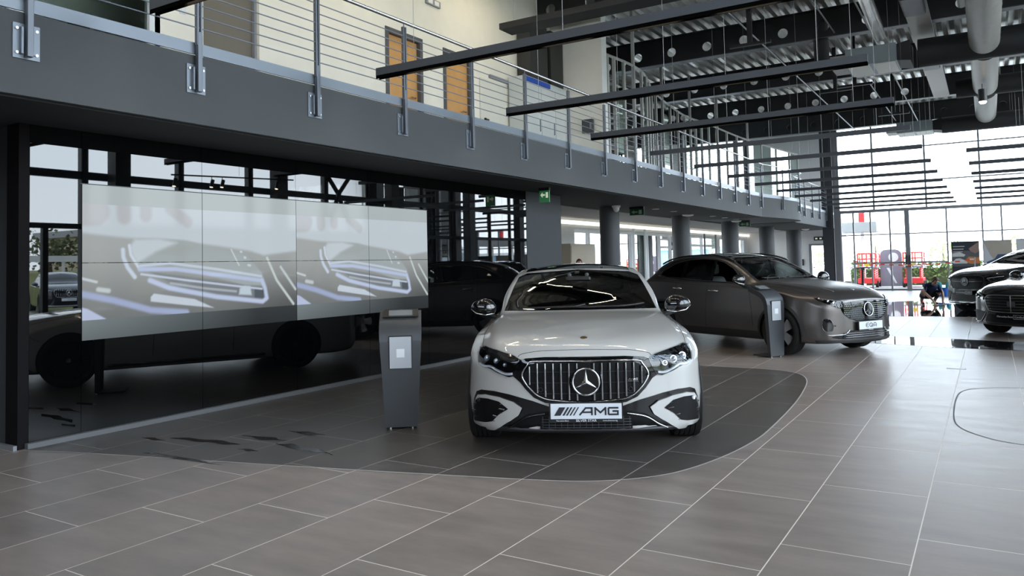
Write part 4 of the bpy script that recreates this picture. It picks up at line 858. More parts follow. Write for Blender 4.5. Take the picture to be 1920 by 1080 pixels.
# ================================================================== outside
M_leaf = mat('foliage_green', (.17, .25, .07), .9, var=(3, .5)); M_leafd = mat('foliage_olive', (.08, .095, .035), .9, var=(3, .5)); M_bark = mat('bark', (.10, .07, .05), .9)
def tree(loc, h, w, lab, grp, m=None, seed=1, n=420, ls=1.0):
    rr_ = random.Random(seed); t = thing('tree', lab, 'tree', loc, group=grp)
    MB().tube([(0, 0, -.1), (.1, 0, h*.35), (.05, .1, h*.8)], [.14, .10, .03], 8).obj('trunk', M_bark, t, local=True, smooth=True)
    mb = MB()
    lob = [(rr_.uniform(-.5, .5)*w, rr_.uniform(-.5, .5)*w, rr_.uniform(.35, .9)*h, rr_.uniform(.22, .42)*w) for _ in range(9)]
    for i in range(n):
        L = lob[i % 9]; d = Vector((rr_.gauss(0, 1), rr_.gauss(0, 1), rr_.gauss(0, 1))).normalized()*L[3]*rr_.uniform(.4, 1.1); p = Vector(L[:3])+d
        s = rr_.uniform(.08, .2)*w*.35*ls; a = Vector((rr_.gauss(0, 1), rr_.gauss(0, 1), rr_.gauss(0, 1))).normalized()*s; b = a.cross(Vector((rr_.gauss(0, 1), rr_.gauss(0, 1), rr_.gauss(0, 1)))).normalized()*s
        mb.add([p-a, p+b, p+a, p-b], [(0, 1, 2, 3)])
    mb.obj('crown', m or M_leaf, t, local=True); return t
for i, (x, h, w, lab) in enumerate(((-11.3, 2.1, 1.6, 'pale round tree beyond the hedge, behind the canopy'), (-8.9, 2.3, 1.6, 'pale bushy tree beyond the hedge, second from the canopy'), (-7.4, 3.1, 1.1, 'tall narrow tree beyond the hedge, above the left scissor lift'), (-6.1, 2.2, 1.4, 'low pale tree beyond the hedge, above the arched panel'), (-3.0, 2.6, 2.2, 'yellowish tree beyond the hedge, left of the dark banner'), (2.3, 3.2, 1.8, 'yellowish tree beyond the hedge, right of the beige banner'))):
    tree((x, 66+1.5*math.sin(i*2.3), -.06), h, w, lab, 'trees beyond the far windows', mat('foliage_overexposed', (.30, .38, .14), .9, var=(3, .4)), seed=i+1, n=700, ls=.6)  # leaf colour lightened to imitate overexposed daylight
for i in range(9):
    tree((29.5+1.5*math.sin(i*2.1), 7+5.2*i, 1.5), 1.5+.8*abs(math.sin(i*1.9)), 3.6, 'scrubby tree across the road, %s seen reflected in the black glass' % ['first', 'second', 'third', 'fourth', 'fifth', 'sixth', 'seventh', 'eighth', 'ninth'][i], 'trees across the road', M_leafd, seed=20+i, n=700, ls=.55)
struct('ground_verge', MB().add([(21, -60, -.05), (26, -60, 1.6), (90, -60, 2.2), (90, 110, 2.2), (26, 110, 1.6), (21, 110, -.05)], [(0, 1, 4, 5), (1, 2, 3, 4)]), M_grass)
t = thing('guard_rail', 'pale guard rail along the road, seen reflected', 'guard rail', (25.2, 20, 1.2)); MB().box(25.18, 25.22, -20, 70, 2.15, 2.45).obj('rail', mat('rail_galv', (.6, .6, .58), .5), t)
for k in range(18): MB().box(25.22, 25.3, -19+5*k-.06, -19+5*k+.06, 1.2, 2.4).obj('post', MATS['rail_galv'], t)
# hedge outside the far windows
def hedge(x0, x1, y, h, lab):
    rr_ = random.Random(5); t = thing('hedge', lab, 'hedge', ((x0+x1)/2, y, 0)); mb = MB()
    for i in range(2600):
        p = Vector((rr_.uniform(x0, x1), y+rr_.uniform(-.5, .5), h*rr_.random()**.7)); s = .09; a = Vector((rr_.gauss(0, 1), rr_.gauss(0, 1), rr_.gauss(0, 1))).normalized()*s; b = a.cross(Vector((0, .3, 1))).normalized()*s
        mb.add([p-a, p+b, p+a, p-b], [(0, 1, 2, 3)])
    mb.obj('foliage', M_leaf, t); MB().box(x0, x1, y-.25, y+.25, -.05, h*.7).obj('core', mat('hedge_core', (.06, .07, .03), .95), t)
hedge(-6.4, 6, 45.5, 1.15, 'long trimmed hedge outside the far windows')
M_red = mat('lift_red', (.75, .03, .03), .45)
def lift(x, lab):
    t = thing('scissor_lift', lab, 'lift', (x, 42.3, 0), group='scissor lifts outside')
    MB().box(-.42, .42, -.8, .8, .15, .40).obj('chassis', M_red, t, local=True, bevel=.02)
    for k in range(5):
        z = .38+.11*k
        for s in (-1, 1): MB().tube([(s*.30, -.7, z), (s*.30, .7, z+.09)], .045, 6).tube([(s*.30, .7, z), (s*.30, -.7, z+.09)], .045, 6).obj('scissor_arm', M_red, t, local=True)
    MB().box(-.42, .42, -.8, .8, .90, .97).obj('platform', M_strip, t, local=True)
    g = MB()
    for z in (1.15, 1.35, 1.62): g.tube([(-.4, -.78, z), (.4, -.78, z), (.4, .78, z), (-.4, .78, z), (-.4, -.78, z)], .035, 6)
    for x_ in (-.4, 0, .4):
        for y_ in (-.78, .78): g.tube([(x_, y_, .95), (x_, y_, 1.62)], .035, 6)
    g.obj('guard_frame', M_red, t, local=True); MB().box(-.12, .12, -.84, -.80, 1.0, 1.22).obj('warning_plate', MATS['yellow_paint'], t, local=True)
    for sx in (-.42, .42):
        for sy in (-.6, .6): MB().lathe([(0, -.06), (.16, -.06), (.17, 0), (.16, .06), (0, .06)], 20, 'x', (sx, sy, .12)).obj('wheel', MATS['rubber'], t, local=True, smooth='auto')
lift(-5.14, 'red scissor lift outside, left of the grey gate panel'); lift(-3.12, 'red scissor lift outside, right behind the glass door')
t = thing('arched_panel', 'grey arched panel with a pale round disc outside the windows', 'panel', (-4.10, 42.0, 0))
pts = [(-.48, 0), (.48, 0), (.48, 1.5)]+[(.18+.30*math.cos(a), 1.5+.30*math.sin(a)) for a in [PI*k/12 for k in range(1, 7)]]+[(-.18+.30*math.cos(a), 1.5+.30*math.sin(a)) for a in [PI/2+PI*k/12 for k in range(0, 6)]]+[(-.48, 1.5)]
MB().prism(pts, 'y', -.1, .1).obj('panel_body', mat('panel_mauve', (.26, .24, .29), .6), t, local=True)
MB().lathe([(0, -.13), (.22, -.13), (.22, -.10), (0, -.10)], 28, 'y', (.12, 0, 1.42)).obj('disc', M_white, t, local=True); MB().prism([(-.20, .9), (-.08, .9), (.25, .15), (.16, .15)], 'y', -.12, -.1).obj('diagonal_stripe', M_white, t, local=True)
t = thing('entrance_canopy', 'pale canopy frame outside beside the far windows', 'canopy', (-6.4, 44, 0))
MB().box(-7.2, -4.8, 43, 45.5, 2.75, 3.25).obj('canopy_roof', mat('canopy_grey', (.30, .31, .30), .7), t); MB().box(-6.6, -6.3, 43.1, 43.4, -.05, 2.75).box(-5.75, -5.6, 44.6, 44.8, -.05, 2.75).obj('support', M_white, t)
tag(MB().box(-5.62, -5.35, 43.0, 43.2, 3.25, 3.75).obj('red_marker', M_red), 'small red marker standing on the outside canopy', 'marker')
# buildings behind the lower office windows
t = thing('warehouse', 'pale warehouse with wavy roof outside the lower office windows', 'building', (-45, 62, 0))
MB().box(-60, -30, 55, 75, -.06, 3.0).obj('wall', mat('warehouse_wall', (.30, .34, .36), .8), t)
r_ = MB()
for k in range(6):
    x = -60+5*k; r_.prism([(x, 3.0)]+[(x+2.5-2.5*math.cos(PI*j/8), 3.0+.9*math.sin(PI*j/8)) for j in range(9)], 'y', 54.8, 75)
r_.obj('roof', mat('warehouse_roof', (.5, .54, .56), .6), t)
t = thing('hangar', 'blue and white shed outside the office windows', 'building', (-30, 78, 0)); MB().box(-34, -24, 76, 84, -.06, 2.6).obj('wall', mat('shed_blue', (.25, .42, .55), .7), t); MB().box(-34.2, -23.8, 75.8, 84.2, 2.6, 2.9).obj('roof', M_white, t)
hedge(-24, -15, 40, 1.0, 'sunlit yellow green hedge outside the lower office windows')
t = thing('warehouse', 'long low warehouse across the road, seen reflected', 'building', (60, 70, 0)); MB().box(55, 75, 45, 110, -.06, 5.5).obj('wall', mat('warehouse_beige', (.5, .42, .30), .8), t); MB().box(54.5, 75.5, 44.5, 110.5, 5.5, 6.2).obj('roof', M_mullg, t)
# ================================================================== cars
def pchip(xs, ys, q):
    xs = np.array(xs, float); ys = np.array(ys, float); h = np.diff(xs); d = np.diff(ys)/h; m = np.zeros(len(xs))
    for i in range(1, len(xs)-1):
        if d[i-1]*d[i] > 0:
            w1, w2 = 2*h[i]+h[i-1], h[i]+2*h[i-1]; m[i] = (w1+w2)/(w1/d[i-1]+w2/d[i])
    m[0], m[-1] = d[0], d[-1]
    i = np.clip(np.searchsorted(xs, q)-1, 0, len(xs)-2); t = (q-xs[i])/h[i]
    return (2*t**3-3*t**2+1)*ys[i]+(t**3-2*t**2+t)*h[i]*m[i]+(-2*t**3+3*t**2)*ys[i+1]+(t**3-t**2)*h[i]*m[i+1]
class Car:
    """local axes: x forward, y to the car's left, z up; origin on the ground below the front axle.
    rows: x, zb, w, zmid, wb, zbelt, wg, zg, wr, zr, zt"""
    def __init__(s, rows, bow, rbow, paint, wb, tr, track, loc, head, label, cat='car', nst=76):
        s.t = thing(s_name(cat), label, cat if cat == 'car' else 'car', loc, head); s.paint = paint; s.wb = wb; s.bow = bow; s.rbow = rbow; s.tr = tr; s.track = track
        rows = sorted(rows, key=lambda r: -r[0]); s.rows = rows; xs = np.array([-r[0] for r in rows])
        u = np.linspace(0, 1, nst); L = xs[-1]-xs[0]
        q = xs[0]+L*u
        # denser near nose and tail
        q = np.unique(np.concatenate([q, xs[0]+np.array([.004, .012, .025, .045, .07, .10]), xs[-1]-np.array([.004, .012, .03, .06, .10])])); q.sort()
        colm = [pchip(xs, [r[k] for r in rows], q) for k in range(1, 11)]
        rings = []
        for i in range(len(q)):
            zb, w, zm, wb_, zbelt, wg, zg, wr, zr, zt = [c[i] for c in colm]
            P = [(0, zb), (.55*w, zb), (w-.09, zb+.004), (w-.022, zb+.06), (w-.004, zb+.18 if zm > zb+.22 else zb+.09), (w, zm), (w-.006+(wb_-w)*.25, zm+(zbelt-zm)*.45), (wb_+(w-wb_)*.12, zbelt-.055*min(1, (zbelt-zm)/.2)), (wb_-.012, zbelt-.008), (wg, zg), (wg+(wr-wg)*.5, zg+(zr-zg)*.5+.012*(zr-zg > .2)), (wr, zr), (wr*.86, zr+(zt-zr)*.42), (wr*.5, zr+(zt-zr)*.82), (0, zt)]
            C = catmull([(0, a, b) for a, b in P], 4); rings.append([(-q[i], p.y, p.z) for p in C])
        n = len(rings[0]); x_front, x_back = -q[0], -q[-1]
        # front and rear caps: shrink the first / last ring toward its centre
        def shrink(r, x):
            cz = (min(p[2] for p in r)+max(p[2] for p in r))/2; return [[(x, p[1]*k, cz+(p[2]-cz)*k) for p in r] for k in (.85, .7, .55, .4, .25, .12, .03)]
        fr = shrink(rings[0], x_front+.003)[::-1]; bk = shrink(rings[-1], x_back-.003)
        R = fr+rings+bk; out = []
        for r in R:
            o = []
            for x, y, z in r:
                a = abs(y)/.94; x2 = x
                kf = min(1, max(0, (x+.15)/(x_front+.15))); kr = min(1, max(0, (-s.wb+.15-x)/(-s.wb+.15-x_back)))
                x2 -= bow*a**3*kf**.8; x2 += rbow*a**3*kr**.8; o.append((x2, y, z))
            out.append(o)
        vs = []; fs = []; idx = []
        for r in out:
            row = []
            for j, p in enumerate(r): row.append(len(vs)); vs.append(p)
            mir = [row[0]]
            for j in range(1, n-1): mir.append(len(vs)); vs.append((r[j][0], -r[j][1], r[j][2]))
            idx.append((row, mir+[row[-1]]))
        for a, b in zip(idx, idx[1:]):
            for j in range(n-1):
                fs.append((a[0][j], a[0][j+1], b[0][j+1], b[0][j])); fs.append((a[1][j+1], a[1][j], b[1][j], b[1][j+1]))
        s.bm = bmesh.new(); bv = [s.bm.verts.new(v) for v in vs]
        for f in fs: s.bm.faces.new([bv[i] for i in f])
        for e in (idx[0], idx[-1]):
            for rr_ in (e[0], e[1]):
                pass
        bmesh.ops.remove_doubles(s.bm, verts=s.bm.verts, dist=.0004)
        bmesh.ops.holes_fill(s.bm, edges=[e for e in s.bm.edges if e.is_boundary], sides=0)
        bmesh.ops.recalc_face_normals(s.bm, faces=s.bm.faces)
        s.bvh = BVHTree.FromBMesh(s.bm)
    # project a 2D point onto the skin
    def pr(s, a, b, ax, sg=1):
        if ax == 'x': o, d = Vector((2.5*sg+(0 if sg > 0 else -s.wb), a, b)), Vector((-sg, 0, 0))
        elif ax == 'y': o, d = Vector((a, 2.5*sg, b)), Vector((0, -sg, 0))
        else: o, d = Vector((a, b, 3)), Vector((0, 0, -1))
        h = s.bvh.ray_cast(o, d)
        if h[0] is None:
            h = s.bvh.find_nearest(o+d*1.8)
        n = h[1]
        if n.dot(d) > 0: n = -n
        return h[0], n
    def patch(s, name, poly, ax, m, off=.004, sg=1, parent=None, step=.035, depth=0, loose=False, smooth=True):
        """surface piece lying on the skin; poly is its outline seen along the axis"""
        bm = bmesh.new(); P = {'x': lambda p: (0, p[0], p[1]), 'y': lambda p: (p[0], 0, p[1]), 'z': lambda p: (p[0], p[1], 0)}[ax]
        f = bm.faces.new([bm.verts.new(P(p)) for p in poly])
        bmesh.ops.triangulate(bm, faces=[f])
        a0, a1 = min(p[0] for p in poly), max(p[0] for p in poly); b0, b1 = min(p[1] for p in poly), max(p[1] for p in poly)
        A = {'x': (1, 2), 'y': (0, 2), 'z': (0, 1)}[ax]
        for k, (lo, hi) in ((A[0], (a0, a1)), (A[1], (b0, b1))):
            c = lo+step*.5
            while c < hi:
                pc_ = [0, 0, 0]; pc_[k] = c; pn = [0, 0, 0]; pn[k] = 1
                bmesh.ops.bisect_plane(bm, geom=list(bm.verts)+list(bm.edges)+list(bm.faces), dist=1e-5, plane_co=pc_, plane_no=pn); c += step
        for v in bm.verts:
            a, b = v.co[A[0]], v.co[A[1]]; h, n = s.pr(a, b, ax, sg); v.co = h+n*off
        bmesh.ops.recalc_face_normals(bm, faces=bm.faces)
        # skirt into the body
        be = [e for e in bm.edges if e.is_boundary]; ret = bmesh.ops.extrude_edge_only(bm, edges=be); ax_v = {'x': Vector((-sg, 0, 0)), 'y': Vector((0, -sg, 0)), 'z': Vector((0, 0, -1))}[ax]
        for g_ in ret['geom']:
            if isinstance(g_, bmesh.types.BMVert): g_.co += ax_v*(abs(off)+.012)
        me = bpy.data.meshes.new(name); bm.to_mesh(me); bm.free(); me.materials.append(m)
        me.shade_smooth()
        try: me.set_sharp_from_angle(angle=math.radians(40))
        except Exception: pass
        o = bpy.data.objects.new(name, me); COL.objects.link(o); o.parent = parent or s.t; return o
    def line(s, name, pts, ax, r, m, sg=1, off=.0, closed=False, parent=None, dens=5, n=6):
        q = catmull([(a, b, 0) for a, b in pts], dens, closed) if dens > 1 else [Vector((a, b, 0)) for a, b in pts]; P = []
        for p in q:
            h, nn = s.pr(p.x, p.y, ax, sg); P.append(h+nn*off)
        return MB().tube(P, r, n, closed=closed).obj(name, m, parent or s.t, local=True, smooth=True)
    def cut(s, poly, ax, test):
        """open a window or arch in the skin"""
        k0, k1 = {'x': (1, 2), 'y': (0, 2)}[ax]; n = len(poly); a0, a1 = min(p[0] for p in poly), max(p[0] for p in poly); b0, b1 = min(p[1] for p in poly), max(p[1] for p in poly)
        def near(): return [f for f in s.bm.faces if test(f.calc_center_median()) and max(v.co[k0] for v in f.verts) > a0 and min(v.co[k0] for v in f.verts) < a1 and max(v.co[k1] for v in f.verts) > b0 and min(v.co[k1] for v in f.verts) < b1]
        for i in range(n):
            p, q = poly[i], poly[(i+1) % n]; d = (q[0]-p[0], q[1]-p[1]); co = [0, 0, 0]; co[k0] = p[0]; co[k1] = p[1]; no = [0, 0, 0]; no[k0] = -d[1]; no[k1] = d[0]
            fs = [f for f in near() if max(v.co[k0] for v in f.verts) > min(p[0], q[0])-.03 and min(v.co[k0] for v in f.verts) < max(p[0], q[0])+.03 and max(v.co[k1] for v in f.verts) > min(p[1], q[1])-.03 and min(v.co[k1] for v in f.verts) < max(p[1], q[1])+.03]
            es = set(e for f in fs for e in f.edges); vs_ = set(v for f in fs for v in f.verts)
            bmesh.ops.bisect_plane(s.bm, geom=list(vs_)+list(es)+fs, dist=1e-5, plane_co=co, plane_no=no)
        def inside(x, y):
            c = False; j = n-1
            for i in range(n):
                if (poly[i][1] > y) != (poly[j][1] > y) and x < (poly[j][0]-poly[i][0])*(y-poly[i][1])/(poly[j][1]-poly[i][1])+poly[i][0]: c = not c
                j = i
            return c
        dl = [f for f in near() if inside(f.calc_center_median()[k0], f.calc_center_median()[k1])]
        bmesh.ops.delete(s.bm, geom=dl, context='FACES')
    def finish(s):
        me = bpy.data.meshes.new('body'); s.bm.to_mesh(me); s.bm.free(); me.materials.append(s.paint); me.shade_smooth()
        try: me.set_sharp_from_angle(angle=math.radians(50))
        except Exception: pass
        o = bpy.data.objects.new('body', me); COL.objects.link(o); o.parent = s.t; s.body = o; return o
    def arches(s, r, dz=0):
        for x in (0, -s.wb):
            poly = [(x+r*math.cos(2*PI*k/28), s.tr+dz+r*math.sin(2*PI*k/28)) for k in range(28)]
            for sg in (1, -1): s.cut(poly, 'y', lambda c, sg=sg: c.y*sg > .58)
            # also open the floor pan just below the arch
    def liners(s, r, m, dz=0, w0=.62):
        for x in (0, -s.wb):
            for sg in (1, -1):
                mb = MB(); n = 24; pr = []
                for k in range(n+1):
                    a = -.35+(PI+.7)*k/n; pr.append((x+r*math.cos(a), s.tr+dz+r*math.sin(a)))
                yo = []
                for a, b in pr:
                    h = s.bvh.ray_cast(Vector((a, 2.5*sg, b)), Vector((0, -sg, 0)))[0]; yo.append(abs(h.y)-.004 if h and abs(h.y) > .6 else .80)
                vs = []
                for (a, b), y in zip(pr, yo): vs += [(a, sg*y, b), (a, sg*w0, b)]
                mb.add(vs, [(2*i, 2*i+1, 2*i+3, 2*i+2) for i in range(n)]); mb.add([(a, sg*w0, b) for a, b in pr], [tuple(range(n+1))])
                mb.obj('wheel_liner', m, s.t, local=True, smooth='auto')
    def arch_trim(s, r, w, m, dz=0, full=False):
        for x in (0, -s.wb):
            for sg in (1, -1):
                pts = []; 
                for k in range(25):
                    a = -.12+(PI+.24)*k/24; pts.append((a))
                vs = []
                for a in pts:
                    for rr_ in (r-.002, r+w*.5, r+w):
                        p = (x+rr_*math.cos(a), s.tr+dz+rr_*math.sin(a)); h, n = s.pr(p[0], p[1], 'y', sg)
                        if abs(h.y) < .5: h = Vector((p[0], sg*.85, p[1]))
                        vs.append(Vector((h.x, h.y+sg*.008, h.z)) if rr_ < r+w else Vector((h.x, h.y-sg*.004, h.z)))
                MB().add(vs, [(3*i+j, 3*i+j+1, 3*i+j+4, 3*i+j+3) for i in range(24) for j in range(2)]).obj('arch_trim', m, s.t, local=True, smooth=True)
    def wheels(s, rim_m, face_m, spokes=5, w=.235, steer=0., style=0):
        r = s.tr; protos = []
        for x in (0, -s.wb):
            for sg in (1, -1):
                wt = bpy.data.objects.new('wheel', None); COL.objects.link(wt); wt.parent = s.t; wt.location = (x, sg*(s.track), r); wt.empty_display_size = .05
                wt.rotation_euler = (0, 0, (steer if x == 0 else 0)+(0 if sg > 0 else PI)); protos.append(wt)
        a = w/2; R0 = r*.72
        prof = [(R0, -a*.86), (R0+.02, -a*.98), (r-.035, -a), (r-.010, -a*.90)]
        for k in (-.62, -.30, .02, .34, .66):
            prof += [(r, a*(k-.16)), (r, a*(k+.10)), (r-.009, a*(k+.115)), (r-.009, a*(k+.15))]
        prof = [p for p in prof]; prof += [(r-.010, a*.90), (r-.035, a), (R0+.02, a*.98), (R0, a*.86)]
        tyre = MB().lathe(prof, 56, 'y'); to = tyre.obj('tyre', MATS['rubber'], protos[0], local=True, smooth='auto')
        rim = MB().lathe([(R0+.004, -a*.86), (R0-.012, -a*.80), (R0-.02, a*.3), (R0-.02, a*.7), (R0-.004, a*.9), (R0+.008, a*.90)], 56, 'y')
        rim.lathe([(0, a*.05), (R0-.018, a*.05)], 40, 'y')
        sp_ = MB(); sp_.lathe([(0, a*.62), (.055, a*.62), (.075, a*.45), (.07, a*.1)], 24, 'y')
        for k in range(spokes):
            t = 2*PI*k/spokes
            for dt in ((-.13, .13) if style == 0 else (0,)):
                wi, wo = (.016, .022) if style == 0 else (.05, .085)
                c0, s0 = math.cos(t+dt*.6), math.sin(t+dt*.6); c1, s1 = math.cos(t+dt*1.15), math.sin(t+dt*1.15); rr0, rr1 = .06, R0-.012
                A = Vector((c0*rr0, a*.60, s0*rr0)); B = Vector((c1*rr1, a*.72, s1*rr1)); nn = Vector((-(B-A).z, 0, (B-A).x)).normalized()
                vs = [A+nn*wi, A-nn*wi, B-nn*wo, B+nn*wo]; sp_.add(vs+[v-Vector((0, .035, 0)) for v in vs], [(0, 1, 2, 3), (7, 6, 5, 4), (0, 4, 5, 1), (1, 5, 6, 2), (2, 6, 7, 3), (3, 7, 4, 0)])
        ro = rim.obj('rim', rim_m, protos[0], local=True, smooth='auto'); so = sp_.obj('spokes', face_m, protos[0], local=True)
        hb = MB().lathe([(0, a*.66), (.028, a*.66), (.032, a*.6)], 20, 'y').obj('hub_cap', M_steel, protos[0], local=True, smooth='auto')
        for wt in protos[1:]:
            for o in (to, ro, so, hb): c = o.copy(); COL.objects.link(c); c.parent = wt
def s_name(cat): return 'car'
def star(car, c, r, m, nrm=(1, 0, 0), parent=None, tilt=0.0, disc=None):
    """round three-pointed emblem standing on the grille"""
    M = Matrix.Translation(Vector(c)) @ Matrix.Rotation(-tilt, 4, 'Y'); ring = MB(); pts = [M @ Vector((0, r*math.cos(2*PI*k/48), r*math.sin(2*PI*k/48))) for k in range(48)]
    ring.tube(pts, r*.075, 8, closed=True)
    rn = ring.obj('emblem_ring', m, parent or car.t, local=True, smooth=True); sm = MB()
    for k in range(3):
        t = PI/2+2*PI*k/3; d = Vector((0, math.cos(t), math.sin(t))); n = Vector((0, -d.z, d.y)); q = [M @ (d*r*.97), M @ (n*r*.17+d*r*-.0), M @ (-d*r*.0+Vector((r*.16, 0, 0))), M @ (-n*r*.17)]
        sm.add(q, [(0, 1, 2), (0, 2, 3)])
    sm.obj('emblem_star', m, rn, local=True)
    if disc: MB().lathe([(0, -.004), (r*.98, -.004), (r*.98, -.012)], 40, 'x', c).obj('emblem_disc', disc, rn, local=True, smooth='auto')
    return rn
def mirror_y(poly, sg): return [(sg*a, b) for a, b in poly]
def door_mirror(car, x, y, z, sx, m, trim):
    for sg in (1, -1):
        bm = bmesh.new(); bmesh.ops.create_uvsphere(bm, u_segments=28, v_segments=18, radius=1)
        for v in bm.verts:
            a, b, c = v.co; w = .125*sx; taper = 1-.30*(b+1)/2
            v.co = Vector((x+.085*a*(1 if a > 0 else .35), sg*(y+w*b), z+(.075 if c < 0 else .112)*sx*c*taper+.008*b))
        bmesh.ops.recalc_face_normals(bm, faces=bm.faces)
        me = bpy.data.meshes.new('door_mirror'); bm.to_mesh(me); bm.free(); me.materials.append(m); me.shade_smooth(); o = bpy.data.objects.new('door_mirror', me); COL.objects.link(o); o.parent = car.t
        MB().tube([(x-.02, sg*(y-.20), z-.10), (x-.02, sg*(y-.12), z-.09), (x, sg*(y-.03), z-.06)], [.03, .026, .022], 10).obj('mirror_stalk', M_black, o, local=True, smooth=True)
        MB().tube([(x+.06, sg*(y-.11), z-.05), (x+.088, sg*(y-.02), z-.062), (x+.075, sg*(y+.07), z-.045), (x+.03, sg*(y+.118), z-.005)], .006, 6).obj('indicator_strip', trim, o, local=True, smooth=True)
def seat(car, x, y, m, belt=None, z0=.55):
    o = MB().box(x-.28, x+.24, y-.25, y+.25, z0-.2, z0+.02).obj('seat', m, car.t, local=True, bevel=.05)
    b = MB(); 
    pts = [(x-.26, y, z0), (x-.36, y, z0+.30), (x-.42, y, z0+.52)]; prev = None
    vs = []
    for (a, _, c), w, d in zip(pts, (.25, .25, .19), (.07, .08, .06)): vs += [(a+d, y-w, c), (a+d, y+w, c), (a-d, y+w, c), (a-d, y-w, c)]
    b.add(vs, [(0, 1, 2, 3), (8, 9, 10, 11)]+[(4*k+i, 4*k+(i+1) % 4, 4*k+4+(i+1) % 4, 4*k+4+i) for k in range(2) for i in range(4)])
    b.obj('seat_back', m, o, local=True, bevel=.04, smooth='auto')
    h = MB().box(x-.51, x-.41, y-.13, y+.13, z0+.56, z0+.74).obj('headrest', m, o, local=True, bevel=.035, smooth='auto')
    if belt: MB().box(x-.30, x-.285, y+.20, y+.235, z0+.02, z0+.48).obj('seat_belt', belt, o, local=True)
def interior(car, xf, xr, zt, m, belt, dash, wheel_side=1, seats=((-1.55, .37), (-1.55, -.37)), z0=.58):
    MB().box(xr, xf, -.72, .72, .30, .34).obj('cabin_floor', M_black, car.t, local=True)
    d = MB(); d.prism([(xf-.02, zt-.10), (xf+.10, zt-.05), (xf-.25, zt-.02), (xf-.42, zt-.10), (xf-.40, .45), (xf, .45)], 'y', -.68, .68).obj('dashboard', dash, car.t, local=True, bevel=.02)
    c = Vector((xf-.55, wheel_side*.37, zt-.10)); M = Matrix.Translation(c) @ Matrix.Rotation(-.42, 4, 'Y')
    w = MB().tube([M @ Vector((0, .185*math.cos(2*PI*k/32), .185*math.sin(2*PI*k/32))) for k in range(32)], .016, 8, closed=True).obj('steering_wheel', M_black, car.t, local=True, smooth=True)
    MB().tube([M @ Vector((0, -.17, 0)), M @ Vector((.01, 0, -.01)), M @ Vector((0, .17, 0))], [.016, .05, .016], 8).tube([M @ Vector((.01, 0, 0)), M @ Vector((.2, 0, -.03))], .03, 8).obj('wheel_hub', dash, w, local=True, smooth=True)
    for x, y in seats: seat(car, x, y, m, belt, z0)
    seat(car, -2.5, .0, m, None, z0-.02)
def strokes(lines, w, place, dep):
    mb = MB()
    for L in lines:
        for (a, b) in zip(L, L[1:]):
            p, q = Vector((*a, 0)), Vector((*b, 0)); d = (q-p).normalized(); nn = Vector((-d.y, d.x, 0))*w/2; p = p-d*w*.42; q = q+d*w*.42
            c = [p-nn, q-nn, q+nn, p+nn]; mb.add([place(v.x, v.y, 0) for v in c]+[place(v.x, v.y, dep) for v in c], [(0,3,2,1),(4,5,6,7),(0,1,5,4),(1,2,6,5),(2,3,7,6),(3,0,4,7)])
    return mb
def sc_l(L, x0, w, h): return [[(x0+a*w, (b-.5)*h) for a, b in l] for l in L]
LET = {'A1': [[(0, 0), (.48, 1), (1, 1), (1, 0)], [(.28, .36), (1, .36)]], 'M1': [[(0, 0), (0, 1), (.5, .3), (1, 1), (1, 0)]], 'G1': [[(1, 1), (.08, 1), (0, .9), (0, .1), (.08, 0), (1, 0), (1, .5), (.5, .5)]],
       'E2': [[(1, 1), (.3, 1), (.08, .85), (0, .5), (.08, .15), (.3, 0), (1, 0)], [(0, .5), (.9, .5)]], 'Q2': [[(.5+.5*math.sin(2*PI*k/16), .5+.5*math.cos(2*PI*k/16)) for k in range(17)], [(.55, .45), (.95, 0)]],
       'A2': [[(0, 0), (0, .6), (.15, .88), (.5, 1), (.85, .88), (1, .6), (1, 0)], [(0, .33), (1, .33)]]}
M_chrome = mat('chrome', (.75, .76, .78), .08, 1.0); M_glossb = mat('trim_gloss_black', (.003, .003, .004), .05, spec=.45); M_rim = mat('rim_dark', (.02, .02, .022), .35, .8); M_rimf = mat('rim_face', (.45, .46, .48), .25, .9); M_rimb = mat('rim_black', (.012, .012, .013), .25, .3)
M_screen_g = glass('windscreen', (.20, .21, .22), 1.52); M_side_g = glass('privacy_glass', (.05, .05, .06), 1.52); M_side_c = glass('side_glass', (.86, .90, .88), 1.45)
M_lensg = glass('lamp_lens', (.85, .87, .9), 1.5); M_drl = mat('light_guide', (.85, .88, .92), .15, coat=1.0); M_lampblk = mat('lamp_black', (.005, .005, .006), .15, spec=.4)
M_plate = mat('plate_white', (.74, .77, .82), .35); M_ink = mat('plate_ink', (.02, .022, .03), .5); M_seam = mat('seam_black', (.006, .006, .006), .6); M_mesh = perf('grille_mesh', (.012, .012, .013), 55, .30) if False else mat('grille_inner', (.004, .004, .005), .45, spec=.2)
M_slat = mat('slat_dark_chrome', (.20, .20, .21), .18, 1.0)
def plate_text(car, x, zc, body, size, shear, ext, m, dep=.0015, y0=0., bold=0., tilt=0.):
    # front view: text x runs to the car's right when read from the front -> local y positive
    return text_mb(body, size, lambda a, b, c: (x+c, y0+a, zc+b), dep, shear, 'CENTER', ext, bold)
